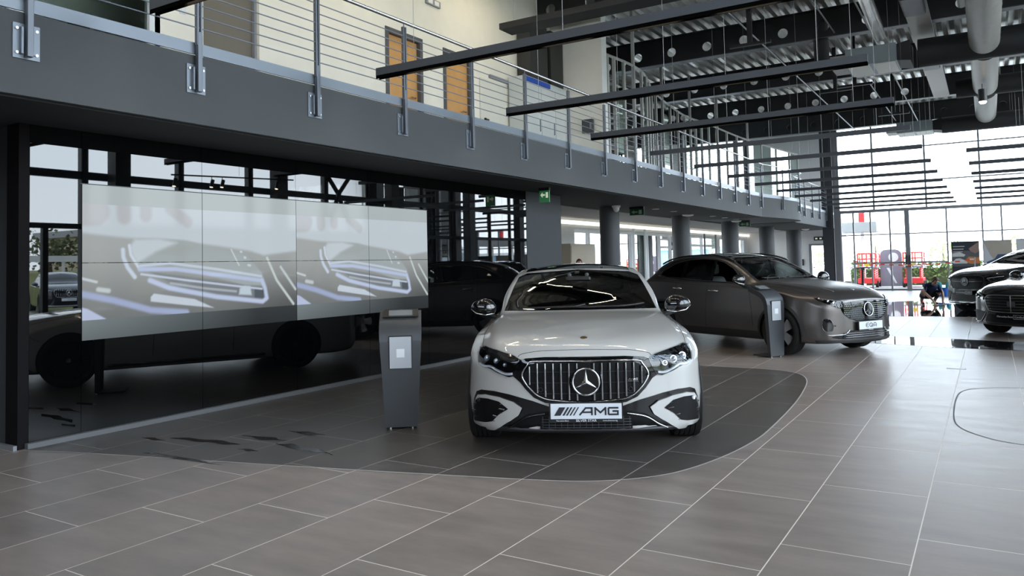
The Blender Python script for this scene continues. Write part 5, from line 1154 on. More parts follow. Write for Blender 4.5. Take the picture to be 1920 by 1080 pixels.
# ---------------------------------------------------------------- white sedan
M_paintw = mat('paint_white', (.50, .49, .475), .28, .0, coat=1.0, var=(1, 0), crough=.02)
rowsE = [(.885, .235, .50, .45, .48, .60, .42, .66, .32, .70, .735),
 (.875, .225, .72, .45, .72, .655, .62, .705, .48, .735, .755), (.83, .212, .845, .44, .835, .70, .74, .745, .60, .775, .80), (.74, .212, .905, .44, .895, .735, .80, .785, .68, .83, .862), (.58, .212, .935, .45, .92, .785, .83, .83, .72, .88, .907), (.3, .205, .950, .48, .925, .835, .845, .872, .74, .922, .945),
 (0, .18, .955, .50, .925, .870, .845, .903, .74, .955, .975), (-.4, .18, .945, .52, .915, .895, .84, .928, .74, .985, 1.002), (-.72, .18, .94, .52, .908, .912, .82, .945, .74, 1.00, 1.022), (-.84, .18, .94, .52, .906, .918, .815, .952, .735, 1.035, 1.065),
 (-1.1, .18, .94, .53, .904, .93, .81, .962, .745, 1.135, 1.185), (-1.5, .18, .94, .54, .902, .94, .80, .972, .70, 1.285, 1.345), (-1.8, .18, .94, .54, .90, .945, .80, .98, .668, 1.35, 1.425), (-2.2, .18, .94, .54, .90, .95, .80, .985, .645, 1.38, 1.465), (-2.7, .18, .94, .54, .90, .955, .80, .99, .635, 1.37, 1.455),
 (-3.2, .18, .945, .54, .905, .96, .80, .995, .63, 1.30, 1.38), (-3.6, .18, .95, .54, .91, .965, .79, 1.0, .64, 1.17, 1.23), (-3.85, .19, .93, .54, .89, .96, .76, 1.01, .60, 1.07, 1.10), (-4.0, .22, .88, .54, .84, .92, .70, .98, .52, 1.03, 1.05), (-4.06, .30, .70, .55, .66, .84, .55, .90, .4, .94, .96)]
def car_E():
    c = Car(rowsE, .34, .28, M_paintw, 2.96, .352, .835, (-3.005, 5.975, 0), -1.089, 'white sports sedan with vertical grille bars parked facing the camera')
    T = c.t
    # windows opened in the skin
    ws = [(-.73, 1.022), (.73, 1.022), (.705, 1.12), (.668, 1.24), (.632, 1.335), (.55, 1.37), (0, 1.402), (-.55, 1.37), (-.632, 1.335), (-.668, 1.24), (-.705, 1.12)]
    sw = [(-1.10, .985), (-1.0, 1.02), (-1.25, 1.16), (-1.6, 1.30), (-2.0, 1.37), (-2.5, 1.375), (-3.0, 1.31), (-3.35, 1.18), (-3.5, 1.06), (-3.3, 1.02), (-2.2, 1.0)]
    G = c.patch('windshield', ws, 'x', M_screen_g, -.004, step=.06)
    for sg in (1, -1): c.patch('side_window', sw, 'y', M_side_g, -.002, sg, step=.10)
    c.patch('rear_window', [(-.60, 1.12), (.60, 1.12), (.55, 1.33), (-.55, 1.33)], 'x', M_gloss, .004, -1, step=.08)
    # front details (all shapes lie on the skin)
    gr = [(0, .765), (-.30, .765), (-.44, .755), (-.50, .735), (-.52, .70), (-.545, .628), (-.50, .60), (-.45, .535), (-.385, .470), (-.30, .432), (-.15, .420), (0, .420)]
    full = gr+[(-a, b) for a, b in gr[::-1][1:-1]]
    gs = c.patch('grille', full, 'x', M_glossb, .006, step=.04)
    ig = [(0, .728), (-.36, .728), (-.415, .705), (-.452, .645), (-.44, .595), (-.385, .522), (-.325, .482), (-.24, .460), (0, .444)]; igf = ig+[(-a, b) for a, b in ig[::-1][1:-1]]
    c.patch('grille_mesh', igf, 'x', M_mesh, .008, step=.05, parent=gs)
    k = [(0, .735), (-.37, .735), (-.425, .71), (-.466, .645), (-.452, .59), (-.39, .516), (-.33, .475), (-.24, .452), (0, .436)]; kf = k+[(-a, b) for a, b in k[::-1][1:-1]]
    c.line('grille_surround', kf, 'x', .0065, M_chrome, off=.012, closed=True, parent=gs, dens=4)
    def zr(y):
        y = abs(y); up = np.interp(y, [0, .36, .415, .452], [.728, .728, .705, .65]); lo = np.interp(y, [0, .24, .325, .385, .44, .452], [.444, .460, .482, .522, .595, .63]); return lo, up
    for i, y in enumerate((-.416, -.357, -.298, -.239, -.180, -.121, -.062, .079-.015, .123, .182, .241, .300, .359, .418)):
        lo, up = zr(y); P = []
        for z in np.linspace(lo+.003, up-.003, 7): h, n = c.pr(y, z, 'x'); P.append(h+Vector((.016, 0, 0)))
        mb = MB(); vs = []
        for p in P: vs += [p+Vector((-.02, -.008, 0)), p+Vector((.006, -.0075, 0)), p+Vector((.010, 0, 0)), p+Vector((.006, .0075, 0)), p+Vector((-.02, .008, 0))]
        mb.add(vs, [(5*a+b, 5*a+b+1, 5*a+b+6, 5*a+b+5) for a in range(6) for b in range(4)]).obj('grille_bar', M_slat, gs, local=True)
    for z in (.50, .58, .66):
        yy = .38 if z == .5 else .43
        c.line('grille_crossbar', [(-yy, z), (0, z), (yy, z)], 'x', .003, M_black, off=.010, parent=gs)
    hx = c.pr(0, .59, 'x')[0].x; star(c, (hx+.038, .005, .590), .098, M_chrome, parent=gs, disc=M_gloss)
    for sg in (-1, 1): c.line('parking_sensor', [(sg*.33-.016, .53), (sg*.33, .546), (sg*.33+.016, .53), (sg*.33, .514)], 'x', .003, M_black, off=.02, closed=True, parent=gs)
    h, n = c.pr(.355, .60, 'x'); pt = text_mb('AMG', .022, lambda a, b, q: (h.x+.034+q-.25*abs(a), .35+a, .602+b), .002, .3, ext=1.5); pt.box(h.x+.030, h.x+.033, .315, .39, .588, .592); pt.obj('grille_lettering', M_chrome, gs, local=True)
    # headlights
    hl = [(-.470, .742), (-.536, .772), (-.66, .800), (-.775, .820), (-.822, .806), (-.834, .765), (-.824, .712), (-.797, .683), (-.714, .668), (-.666, .645), (-.571, .614), (-.524, .628), (-.490, .69)]
    for sg in (1, -1):
        P = mirror_y(hl, -sg); h_ = c.patch('headlight', P, 'x', M_lampblk, .003, step=.03)
        for (y, z, r) in ((.748, .742, .030), (.672, .728, .026), (.602, .705, .020)):
            h, n = c.pr(sg*y, z, 'x'); d = Vector((.9, sg*.25, .1)).normalized()
            MB().tube([h-d*.03, h+d*.006], r, 20).obj('lamp_ring', M_chrome, h_, local=True, smooth='auto'); bm = MB(); pr_ = [(r*.80*math.cos(a), r*.55*math.sin(a)) for a in np.linspace(0, PI/2, 6)]
            bm.lathe([(p, q) for p, q in pr_], 20, 'x'); bm.v = [tuple(Vector((v[0], v[1], v[2]))+h+d*.006) for v in bm.v]; bm.obj('projector', mat('projector_glass', (.35, .40, .48), .05, .6, coat=1.0), h_, local=True, smooth=True)
        c.line('light_guide', [(sg*-a if False else sg*a, b) for a, b in ((.812, .702), (.77, .684), (.715, .686), (.665, .662), (.60, .638), (.540, .642))], 'x', .012, M_drl, off=.005, parent=h_, dens=4)
        c.line('brow_strip', [(sg*a, b) for a, b in ((.79, .800), (.70, .782), (.60, .755), (.52, .735))], 'x', .007, M_slat, off=.003, parent=h_, dens=4)
        c.patch('lamp_lens', [((a-(.66 if a > 0 else -.66))*.985+(.66 if a > 0 else -.66), (b-.72)*.98+.72) for a, b in P], 'x', M_lensg, .016, step=.03, parent=h_)
    # air intakes with body coloured blades
    io = [(.255, .398), (.40, .446), (.58, .487), (.70, .502), (.80, .500), (.845, .478), (.872, .415), (.895, .243), (.885, .212), (.80, .205), (.68, .205), (.557, .265), (.438, .332), (.255, .360)]
    bo = [(.470, .389), (.532, .430), (.641, .460), (.754, .470), (.820, .455), (.845, .415), (.862, .240), (.850, .222), (.785, .214), (.68, .222), (.634, .240), (.498, .334)]
    bh = [(.574, .378), (.64, .428), (.73, .444), (.80, .440), (.832, .415), (.846, .36), (.853, .252), (.747, .262), (.700, .275), (.652, .324), (.625, .345)]
    for sg in (1, -1):
        a_ = c.patch('air_intake', mirror_y(io, sg), 'x', M_glossb, .005, step=.035)
        b_ = c.patch('intake_blade', mirror_y(bo, sg), 'x', M_paintw, .024, step=.03, parent=a_)
        c.patch('intake_opening', mirror_y(bh, sg), 'x', M_mesh, .028, step=.035, parent=a_)
        for (p, q) in (((.60, .372), (.845, .392)), ((.66, .318), (.852, .338))): c.line('intake_fin', [(sg*p[0], p[1]), (sg*q[0], q[1])], 'x', .006, M_slat, off=.032, parent=a_, dens=1)
        for zz in (.28, .31, .345, .375, .41): c.line('mesh_line', [(sg*(.68 if zz < .33 else .62), zz), (sg*.84, zz+.01)], 'x', .0022, M_colm, off=.029, parent=a_, dens=1)
        h, n = c.pr(sg*.80, .425, 'x'); MB().tube([h+n*.025, h+n*.040], .014, 14).obj('parking_sensor', M_drl if sg > 0 else M_black, a_, local=True, smooth='auto')
    lw = [(-.44, .345), (-.33, .368), (0, .372), (.33, .368), (.44, .345), (.56, .262), (.70, .215), (.78, .212), (.62, .200), (0, .196), (-.62, .200), (-.78, .212), (-.70, .215), (-.56, .262)]
    l_ = c.patch('lower_grille', lw, 'x', M_mesh, .006, step=.05)
    c.patch('radiator_mesh', [(-.34, .335), (.34, .335), (.34, .240), (-.34, .240)], 'x', M_mesh, .010, step=.07, parent=l_)
    for z in (.25, .27, .29, .31): c.line('mesh_line', [(-.33, z), (0, z), (.33, z)], 'x', .0025, M_colm, off=.012, parent=l_)
    for k in range(15): y = -.32+.64*k/14; c.line('mesh_line', [(y, .245), (y, .33)], 'x', .0022, M_colm, off=.012, parent=l_, dens=1)
    c.line('front_lip', [(-.80, .208), (-.6, .205), (-.3, .203), (0, .200), (.3, .203), (.6, .205), (.80, .208)], 'x', .009, M_black, off=.014, parent=l_)
    c.line('splitter', [(-.74, .222), (-.5, .222), (0, .222), (.5, .222), (.74, .222)], 'x', .022, M_black, off=-.004, parent=l_, n=10)
    c.line('front_lip_trim', [(-.87, .245), (-.80, .205), (-.68, .205), (-.55, .252), (-.44, .322), (-.3, .352)], 'x', .006, M_gloss, off=.012, parent=l_); c.line('front_lip_trim', [(.87, .245), (.80, .205), (.68, .205), (.55, .252), (.44, .322), (.3, .352)], 'x', .006, M_chrome, off=.012, parent=l_)
    # number plate
    px = .925; p_ = MB().box(px-.01, px, -.262, .262, .318, .432).obj('number_plate', M_plate, T, local=True, bevel=.003)
    MB().box(px-.03, px-.002, -.272, .272, .292, .440).obj('plate_holder', M_black, p_, local=True)
    tx = strokes(sc_l(LET['A1'], -.045, .088, .048)+sc_l(LET['M1'], .068, .075, .048)+sc_l(LET['G1'], .165, .068, .048), .0125, lambda a, b, q: (px+.001+q, a, .375+b), .002); tx.obj('plate_lettering', M_ink, p_, local=True)
    s_ = MB()
    for k in range(5):
        y0 = -.235+.036*k; w_ = .042-.007*k if k else .046
        if k: y0 = -.235+.060+.026*(k-1); w_ = .017-.002*k
        s_.add([(px+.0035, y0, .345), (px+.0035, y0+w_, .345), (px+.0035, y0+w_+.038, .406), (px+.0035, y0+.038, .406)], [(0, 1, 2, 3)])
    s_.obj('plate_stripes', M_ink, p_, local=True)
    tb = text_mb('SILVER STAR', .024, lambda a, b, q: (px+q, a, .306+b), .001, ext=1.15); v0 = text_mb('Mercedes-Benz', .015, lambda a, b, q: (px+q, -.175+a, .306+b), .001); v1 = text_mb('www.silverstar.bg', .015, lambda a, b, q: (px+q, .175+a, .306+b), .001)
    tb.add(v0.v, v0.f); tb.add(v1.v, v1.f); tb.obj('dealer_lettering', M_frame, p_, local=True)
    # bonnet badge, seams, roof, mirrors
    h, n = c.pr(.70, .0, 'z'); h, n = c.bvh.ray_cast(Vector((.655, .003, 3)), Vector((0, 0, -1)))[:2]
    q_ = n.to_track_quat('Z', 'Y').to_matrix().to_4x4(); b = MB().lathe([(0, .004), (.024, .004), (.028, 0), (.030, -.004)], 28); b.v = [tuple(h+q_ @ Vector(v)) for v in b.v]; bb_ = b.obj('bonnet_badge', mat('badge_bronze', (.22, .14, .07), .3, .8), T, local=True, smooth='auto')
    c.line('bonnet_seam', [(-.50, .765), (-.475, .785), (-.35, .806), (-.2, .812), (0, .815), (.2, .812), (.35, .806), (.475, .785), (.50, .765)], 'x', .0022, M_seam, off=.0)
    for sg in (1, -1): c.line('bonnet_seam', [(.52, sg*.80), (.2, sg*.818), (-.2, sg*.81), (-.72, sg*.775)], 'z', .0025, M_seam, off=0)
    for sg in (1, -1): c.line('bumper_seam', [(.46, .70), (.40, .66), (.33, .62)], 'y', .002, M_seam, sg=sg)
    c.patch('roof_panel', [(-1.78, -.56), (-1.72, 0), (-1.78, .56), (-3.05, .53), (-3.05, -.53)], 'z', M_gloss, .003, step=.10)
    for sg in (1, -1):
        for x in (-1.0, -2.05, -3.05): c.line('door_seam', [(x, .35), (x-.02, .7), (x-.05, .96)], 'y', .003, M_seam, sg=sg)
        c.line('sill_trim', [(-.45, .25), (-1.5, .25), (-2.5, .25)], 'y', .02, M_gloss, sg=sg)
        for x in (-1.85, -2.85): MB().box(x-.11, x+.11, sg*.928-.012, sg*.928+.012, .80, .825).obj('door_handle', M_chrome, T, local=True, bevel=.008)
    door_mirror(c, -.92, .945, 1.045, 1.0, M_gloss, M_chrome)
    MB().box(-1.45, -1.38, -.13, .13, 1.255, 1.33).obj('inside_mirror', M_black, T, local=True, bevel=.02)
    for sg in (-.09, .09): MB().lathe([(0, 0), (.022, 0), (.018, .012), (0, .018)], 16, 'x', (-1.44, sg, 1.345)).obj('sensor_housing', M_colm, T, local=True, smooth='auto')
    c.line('wiper', [(-.60, 1.035), (-.1, 1.04), (.05, 1.06)], 'x', .010, M_black, off=.012); c.line('wiper', [(-.05, 1.035), (.4, 1.04), (.62, 1.06)], 'x', .010, M_black, off=.012)
    c.cut(ws, 'x', lambda p: p.x > -1.75 and p.z > .98)
    for sg in (1, -1): c.cut(sw, 'y', lambda p, sg=sg: p.y*sg > .4)
    # black lower intake already covered; wheel arches
    c.arches(.372); c.liners(.374, M_black)
    c.finish(); c.wheels(M_rimb, M_rim, 5, .245)
    interior(c, -.90, -3.4, 1.03, mat('seat_black', (.018, .018, .020), .6), mat('belt_red', (.35, .01, .015), .6), M_black, 1, ((-1.55, .38), (-1.55, -.38)), .60)
    return c
cE = car_E()
# ---------------------------------------------------------------- matte grey electric SUV
M_painte = mat('paint_matte_grey', (.150, .136, .132), .29, .76, spec=.5, var=(1, 0))
M_clad = mat('cladding', (.030, .030, .032), .6)
rowsQ = [(.86, .24, .50, .50, .48, .66, .42, .72, .32, .77, .80), (.85, .22, .70, .50, .69, .73, .60, .785, .48, .815, .84), (.79, .21, .82, .50, .80, .79, .72, .83, .58, .86, .895), (.66, .20, .88, .52, .86, .86, .77, .90, .64, .935, .965), (.4, .20, .91, .54, .885, .92, .79, .965, .66, 1.005, 1.03),
 (0, .20, .918, .56, .89, .975, .80, 1.015, .68, 1.06, 1.08), (-.35, .20, .915, .58, .885, 1.00, .80, 1.04, .70, 1.09, 1.11), (-.50, .20, .915, .58, .883, 1.01, .80, 1.05, .71, 1.105, 1.13), (-.62, .20, .915, .58, .88, 1.02, .80, 1.055, .71, 1.145, 1.18),
 (-.9, .20, .915, .58, .875, 1.035, .80, 1.07, .68, 1.29, 1.345), (-1.15, .20, .915, .58, .872, 1.045, .795, 1.08, .655, 1.40, 1.465), (-1.4, .20, .915, .58, .87, 1.055, .79, 1.09, .635, 1.475, 1.545), (-1.8, .20, .915, .58, .868, 1.07, .785, 1.10, .62, 1.52, 1.595), (-2.3, .20, .915, .58, .866, 1.09, .78, 1.12, .61, 1.51, 1.59),
 (-2.8, .20, .917, .58, .866, 1.115, .775, 1.145, .60, 1.455, 1.535), (-3.1, .20, .915, .58, .86, 1.12, .765, 1.15, .59, 1.37, 1.45), (-3.35, .21, .90, .60, .85, 1.10, .75, 1.14, .60, 1.22, 1.29), (-3.50, .23, .87, .62, .82, 1.04, .71, 1.09, .55, 1.13, 1.17), (-3.58, .28, .80, .62, .74, .96, .62, 1.0, .48, 1.04, 1.06), (-3.61, .36, .60, .62, .56, .84, .48, .88, .35, .92, .94)]
def car_Q():
    c = Car(rowsQ, .34, .22, M_painte, 2.73, .355, .80, (-2.321, 12.959, 0), -.514, 'matte dark grey electric SUV with studded black grille beside the far stand')
    T = c.t
    ws = [(-.70, 1.125), (0, 1.15), (.70, 1.125), (.665, 1.24), (.62, 1.36), (.57, 1.455), (.45, 1.505), (0, 1.53), (-.45, 1.505), (-.57, 1.455), (-.62, 1.36), (-.665, 1.24)]
    w1 = [(-.92, 1.095), (-.95, 1.20), (-1.12, 1.32), (-1.35, 1.42), (-1.54, 1.465), (-1.55, 1.118)]
    w2 = [(-1.60, 1.12), (-1.60, 1.472), (-1.9, 1.49), (-2.25, 1.475), (-2.30, 1.16)]
    w3 = [(-2.36, 1.165), (-2.34, 1.465), (-2.62, 1.41), (-2.90, 1.28), (-2.95, 1.22), (-2.75, 1.185)]
    c.patch('windshield', ws, 'x', glass('windscreen_clear', (.85, .88, .88), 1.5), -.004, step=.06)
    for sg in (1, -1):
        # black frame band around the windows
        c.line('window_trim', [(-.80, 1.085), (-1.6, 1.10), (-2.3, 1.14), (-3.0, 1.20)], 'y', .008, M_gloss, sg=sg, off=.002); c.line('window_trim', [(-.86, 1.16), (-1.1, 1.335), (-1.35, 1.435), (-1.6, 1.485), (-2.0, 1.505), (-2.4, 1.485), (-2.7, 1.42), (-3.0, 1.25)], 'y', .008, M_gloss, sg=sg, off=.002)
        c.patch('pillar_cover', [(-1.55, 1.118), (-1.54, 1.468), (-1.60, 1.472), (-1.60, 1.12)], 'y', M_gloss, .002, sg, step=.10); c.patch('pillar_cover', [(-2.30, 1.16), (-2.25, 1.475), (-2.34, 1.465), (-2.36, 1.165)], 'y', M_gloss, .002, sg, step=.1)
        c.patch('front_door_window', w1, 'y', M_side_c, -.002, sg, step=.10); c.patch('rear_door_window', w2, 'y', M_side_g, -.002, sg, step=.10); c.patch('quarter_window', w3, 'y', M_side_g, -.002, sg, step=.10)
        for pts in ([(-.52, .42), (-.56, .7), (-.62, 1.0)], [(-1.58, .32), (-1.58, .7), (-1.57, 1.10)], [(-2.42, .85), (-2.36, 1.0), (-2.33, 1.15)], [(-2.55, .7), (-2.2, .45), (-2.12, .3)]): c.line('door_seam', pts, 'y', .0028, M_seam, sg=sg)
        for x, z in ((-1.38, .955), (-2.28, .985)): MB().tube([(x-.11, sg*.905, z), (x-.09, sg*.93, z+.004), (x+.09, sg*.93, z-.004), (x+.11, sg*.905, z-.006)], .014, 8).obj('door_handle', M_chrome, T, local=True, smooth=True)
        c.patch('sill_cladding', [(-.40, .34), (-2.33, .34), (-2.33, .225), (-.40, .225)], 'y', M_clad, .006, sg, step=.12)
        c.line('roof_rail', [(-1.0, .0)]*0+[(-1.15, sg*.62), (-1.6, sg*.60), (-2.2, sg*.585), (-2.8, sg*.57), (-3.05, sg*.56)], 'z', .016, M_gloss, off=.022)
    c.patch('roof_panel', [(-1.38, -.54), (-1.32, 0), (-1.38, .54), (-2.5, .52), (-2.5, -.52)], 'z', M_gloss, .003, step=.10)
    c.patch('rear_window', [(-.55, 1.18), (.55, 1.18), (.5, 1.42), (-.5, 1.42)], 'x', M_gloss, .004, -1, step=.1)
    for sg in (1, -1): c.patch('tail_light', [(sg*.15, .90), (sg*.75, .93), (sg*.80, .86), (sg*.72, .80), (sg*.15, .86)], 'x', mat('tail_red', (.25, .01, .01), .2, coat=1), .006, -1, step=.1)
    # black panel grille
    g = [(0, .815), (-.30, .812), (-.46, .795), (-.50, .77), (-.505, .70), (-.47, .63), (-.38, .565), (-.25, .528), (0, .518)]; gf = g+[(-a, b) for a, b in g[::-1][1:-1]]
    gp = c.patch('grille_panel', gf, 'x', M_glossb, .006, step=.04)
    dots = MB(); zz = .545
    for r in range(9):
        z = .545+.029*r
        for q in range(-16, 17):
            y = (q+(.5 if r % 2 else 0))*.029
            lim = np.interp(z, [.52, .565, .63, .70, .80], [.20, .36, .455, .485, .44])
            if abs(y) > lim or math.hypot(y, z-.69) < .105: continue
            h, n = c.pr(y, z, 'x'); s = .0052; x = h.x+.0085; dots.add([(x, y-s, z), (x, y, z+s), (x, y+s, z), (x, y, z-s)], [(0, 1, 2, 3)])
    d_ = dots.obj('grille_studs', M_chrome, gp, local=True); d_['kind'] = 'stuff'
    hx = c.pr(0, .69, 'x')[0].x; star(c, (hx+.02, .0, .692), .098, M_chrome, parent=gp, disc=M_gloss, tilt=.1)
    c.line('light_band', [(-.47, .812), (-.2, .832), (0, .836), (.2, .832), (.47, .812)], 'x', .006, M_drl, off=.006, parent=gp)
    hl = [(.47, .815), (.60, .845), (.70, .868), (.765, .872), (.745, .83), (.66, .775), (.56, .73), (.49, .71)]
    for sg in (1, -1):
        P = mirror_y(hl, sg); h_ = c.patch('headlight', P, 'x', M_lampblk, .004, step=.03)
        for y, z, r in ((.66, .822, .020), (.60, .80, .022), (.54, .775, .022)):
            h, n = c.pr(sg*y, z, 'x'); d = Vector((.9, sg*.2, .1)).normalized(); MB().tube([h-d*.02, h+d*.010], r, 16).obj('projector', M_chrome, h_, local=True, smooth='auto')
        c.line('light_guide', [(sg*.74, .862), (sg*.64, .846), (sg*.50, .812)], 'x', .006, M_drl, off=.008, parent=h_)
        c.patch('lamp_lens', P, 'x', M_lensg, .014, step=.03, parent=h_)
        v = c.patch('side_vent', [(sg*.66, .57), (sg*.735, .575), (sg*.755, .50), (sg*.745, .42), (sg*.70, .385), (sg*.64, .40), (sg*.625, .48)], 'x', M_gloss, .006, step=.03)
        c.line('vent_frame', [(sg*.665, .565), (sg*.735, .570), (sg*.755, .50), (sg*.745, .42), (sg*.70, .385), (sg*.64, .40), (sg*.625, .48)], 'x', .0035, M_slat, off=.008, closed=True, parent=v)
        MB().tube([c.pr(sg*.60, .47, 'x')[0], c.pr(sg*.60, .47, 'x')[0]+Vector((.01, 0, 0))], .011, 10).obj('parking_sensor', M_black, v, local=True)
    lg = [(-.62, .315), (-.42, .355), (-.36, .395), (.36, .395), (.42, .355), (.62, .315), (.66, .30), (.55, .275), (0, .262), (-.55, .275), (-.66, .30)]
    l_ = c.patch('lower_grille', lg, 'x', M_lampblk, .006, step=.05)
    for z in (.295, .325, .355): c.line('lower_bar', [(-.5+.3*(z-.29), z), (0, z+.004), (.5-.3*(z-.29), z)], 'x', .007, M_slat, off=.012, parent=l_)
    for sg in (1, -1): c.line('bumper_chrome', [(sg*.70, .335), (sg*.60, .335), (sg*.46, .345), (sg*.39, .405)], 'x', .008, M_chrome, off=.010, parent=l_)
    c.patch('front_skid', [(-.80, .262), (-.55, .262), (0, .25), (.55, .262), (.80, .262), (.78, .225), (0, .215), (-.78, .225)], 'x', M_clad, .012, step=.07)
    px = .915; p_ = MB().box(px-.01, px, -.262, .262, .405, .517).obj('number_plate', M_plate, T, local=True, bevel=.003); MB().box(px-.03, px-.003, -.272, .272, .385, .523).obj('plate_holder', M_black, p_, local=True)
    MB().add([], [])
    tx = strokes(sc_l(LET['E2'], -.115, .058, .056)+sc_l(LET['Q2'], -.035, .066, .056)+sc_l(LET['A2'], .055, .060, .056), .0085, lambda a, b, q: (px+.001+q, a, .462+b), .002); tx.obj('plate_lettering', M_ink, p_, local=True)
    tb = text_mb('SILVER STAR', .018, lambda a, b, q: (px-.002+q, a, .394+b), .001); tb.obj('dealer_lettering', M_frame, p_, local=True)
    h, n = c.bvh.ray_cast(Vector((.62, 0, 3)), Vector((0, 0, -1)))[:2]; q_ = n.to_track_quat('Z', 'Y').to_matrix().to_4x4(); b = MB().lathe([(0, .004), (.026, .004), (.03, 0)], 24); b.v = [tuple(h+q_ @ Vector(v)) for v in b.v]; b.obj('bonnet_badge', M_steel, T, local=True, smooth='auto')
    for sg in (1, -1):
        c.line('bonnet_seam', [(.70, sg*.70), (.5, sg*.765), (.1, sg*.79), (-.4, sg*.79)], 'z', .0025, M_seam)
        c.line('bonnet_crease', [(.62, sg*.42), (.2, sg*.50), (-.35, sg*.60)], 'z', .010, M_painte, off=-.004, dens=6)
    c.line('bonnet_seam', [(-.46, .83), (-.3, .852), (0, .858), (.3, .852), (.46, .83)], 'x', .0022, M_seam)
    door_mirror(c, -.72, .99, 1.135, 1.05, M_gloss, M_chrome)
    MB().box(-1.28, -1.22, -.12, .12, 1.38, 1.45).obj('inside_mirror', M_black, T, local=True, bevel=.02)
    c.line('wiper', [(-.60, 1.155), (-.1, 1.16), (.05, 1.18)], 'x', .008, M_black, off=.012); c.line('wiper', [(-.05, 1.155), (.4, 1.155), (.60, 1.17)], 'x', .008, M_black, off=.012)
    c.arch_trim(.392, .05, M_clad)
    c.cut(ws, 'x', lambda p: p.x > -1.6 and p.z > 1.05)
    for w in (w1, w2, w3):
        for sg in (1, -1): c.cut(w, 'y', lambda p, sg=sg: p.y*sg > .4)
    c.arches(.39); c.liners(.392, M_black); c.finish(); c.wheels(M_rim, M_rimf, 5, .225, style=1)
    interior(c, -.66, -3.0, 1.12, mat('seat_pale', (.62, .68, .65), .6), None, M_black, 1, ((-1.50, .37), (-1.50, -.37)), .66)
    return c
cQ = car_Q()
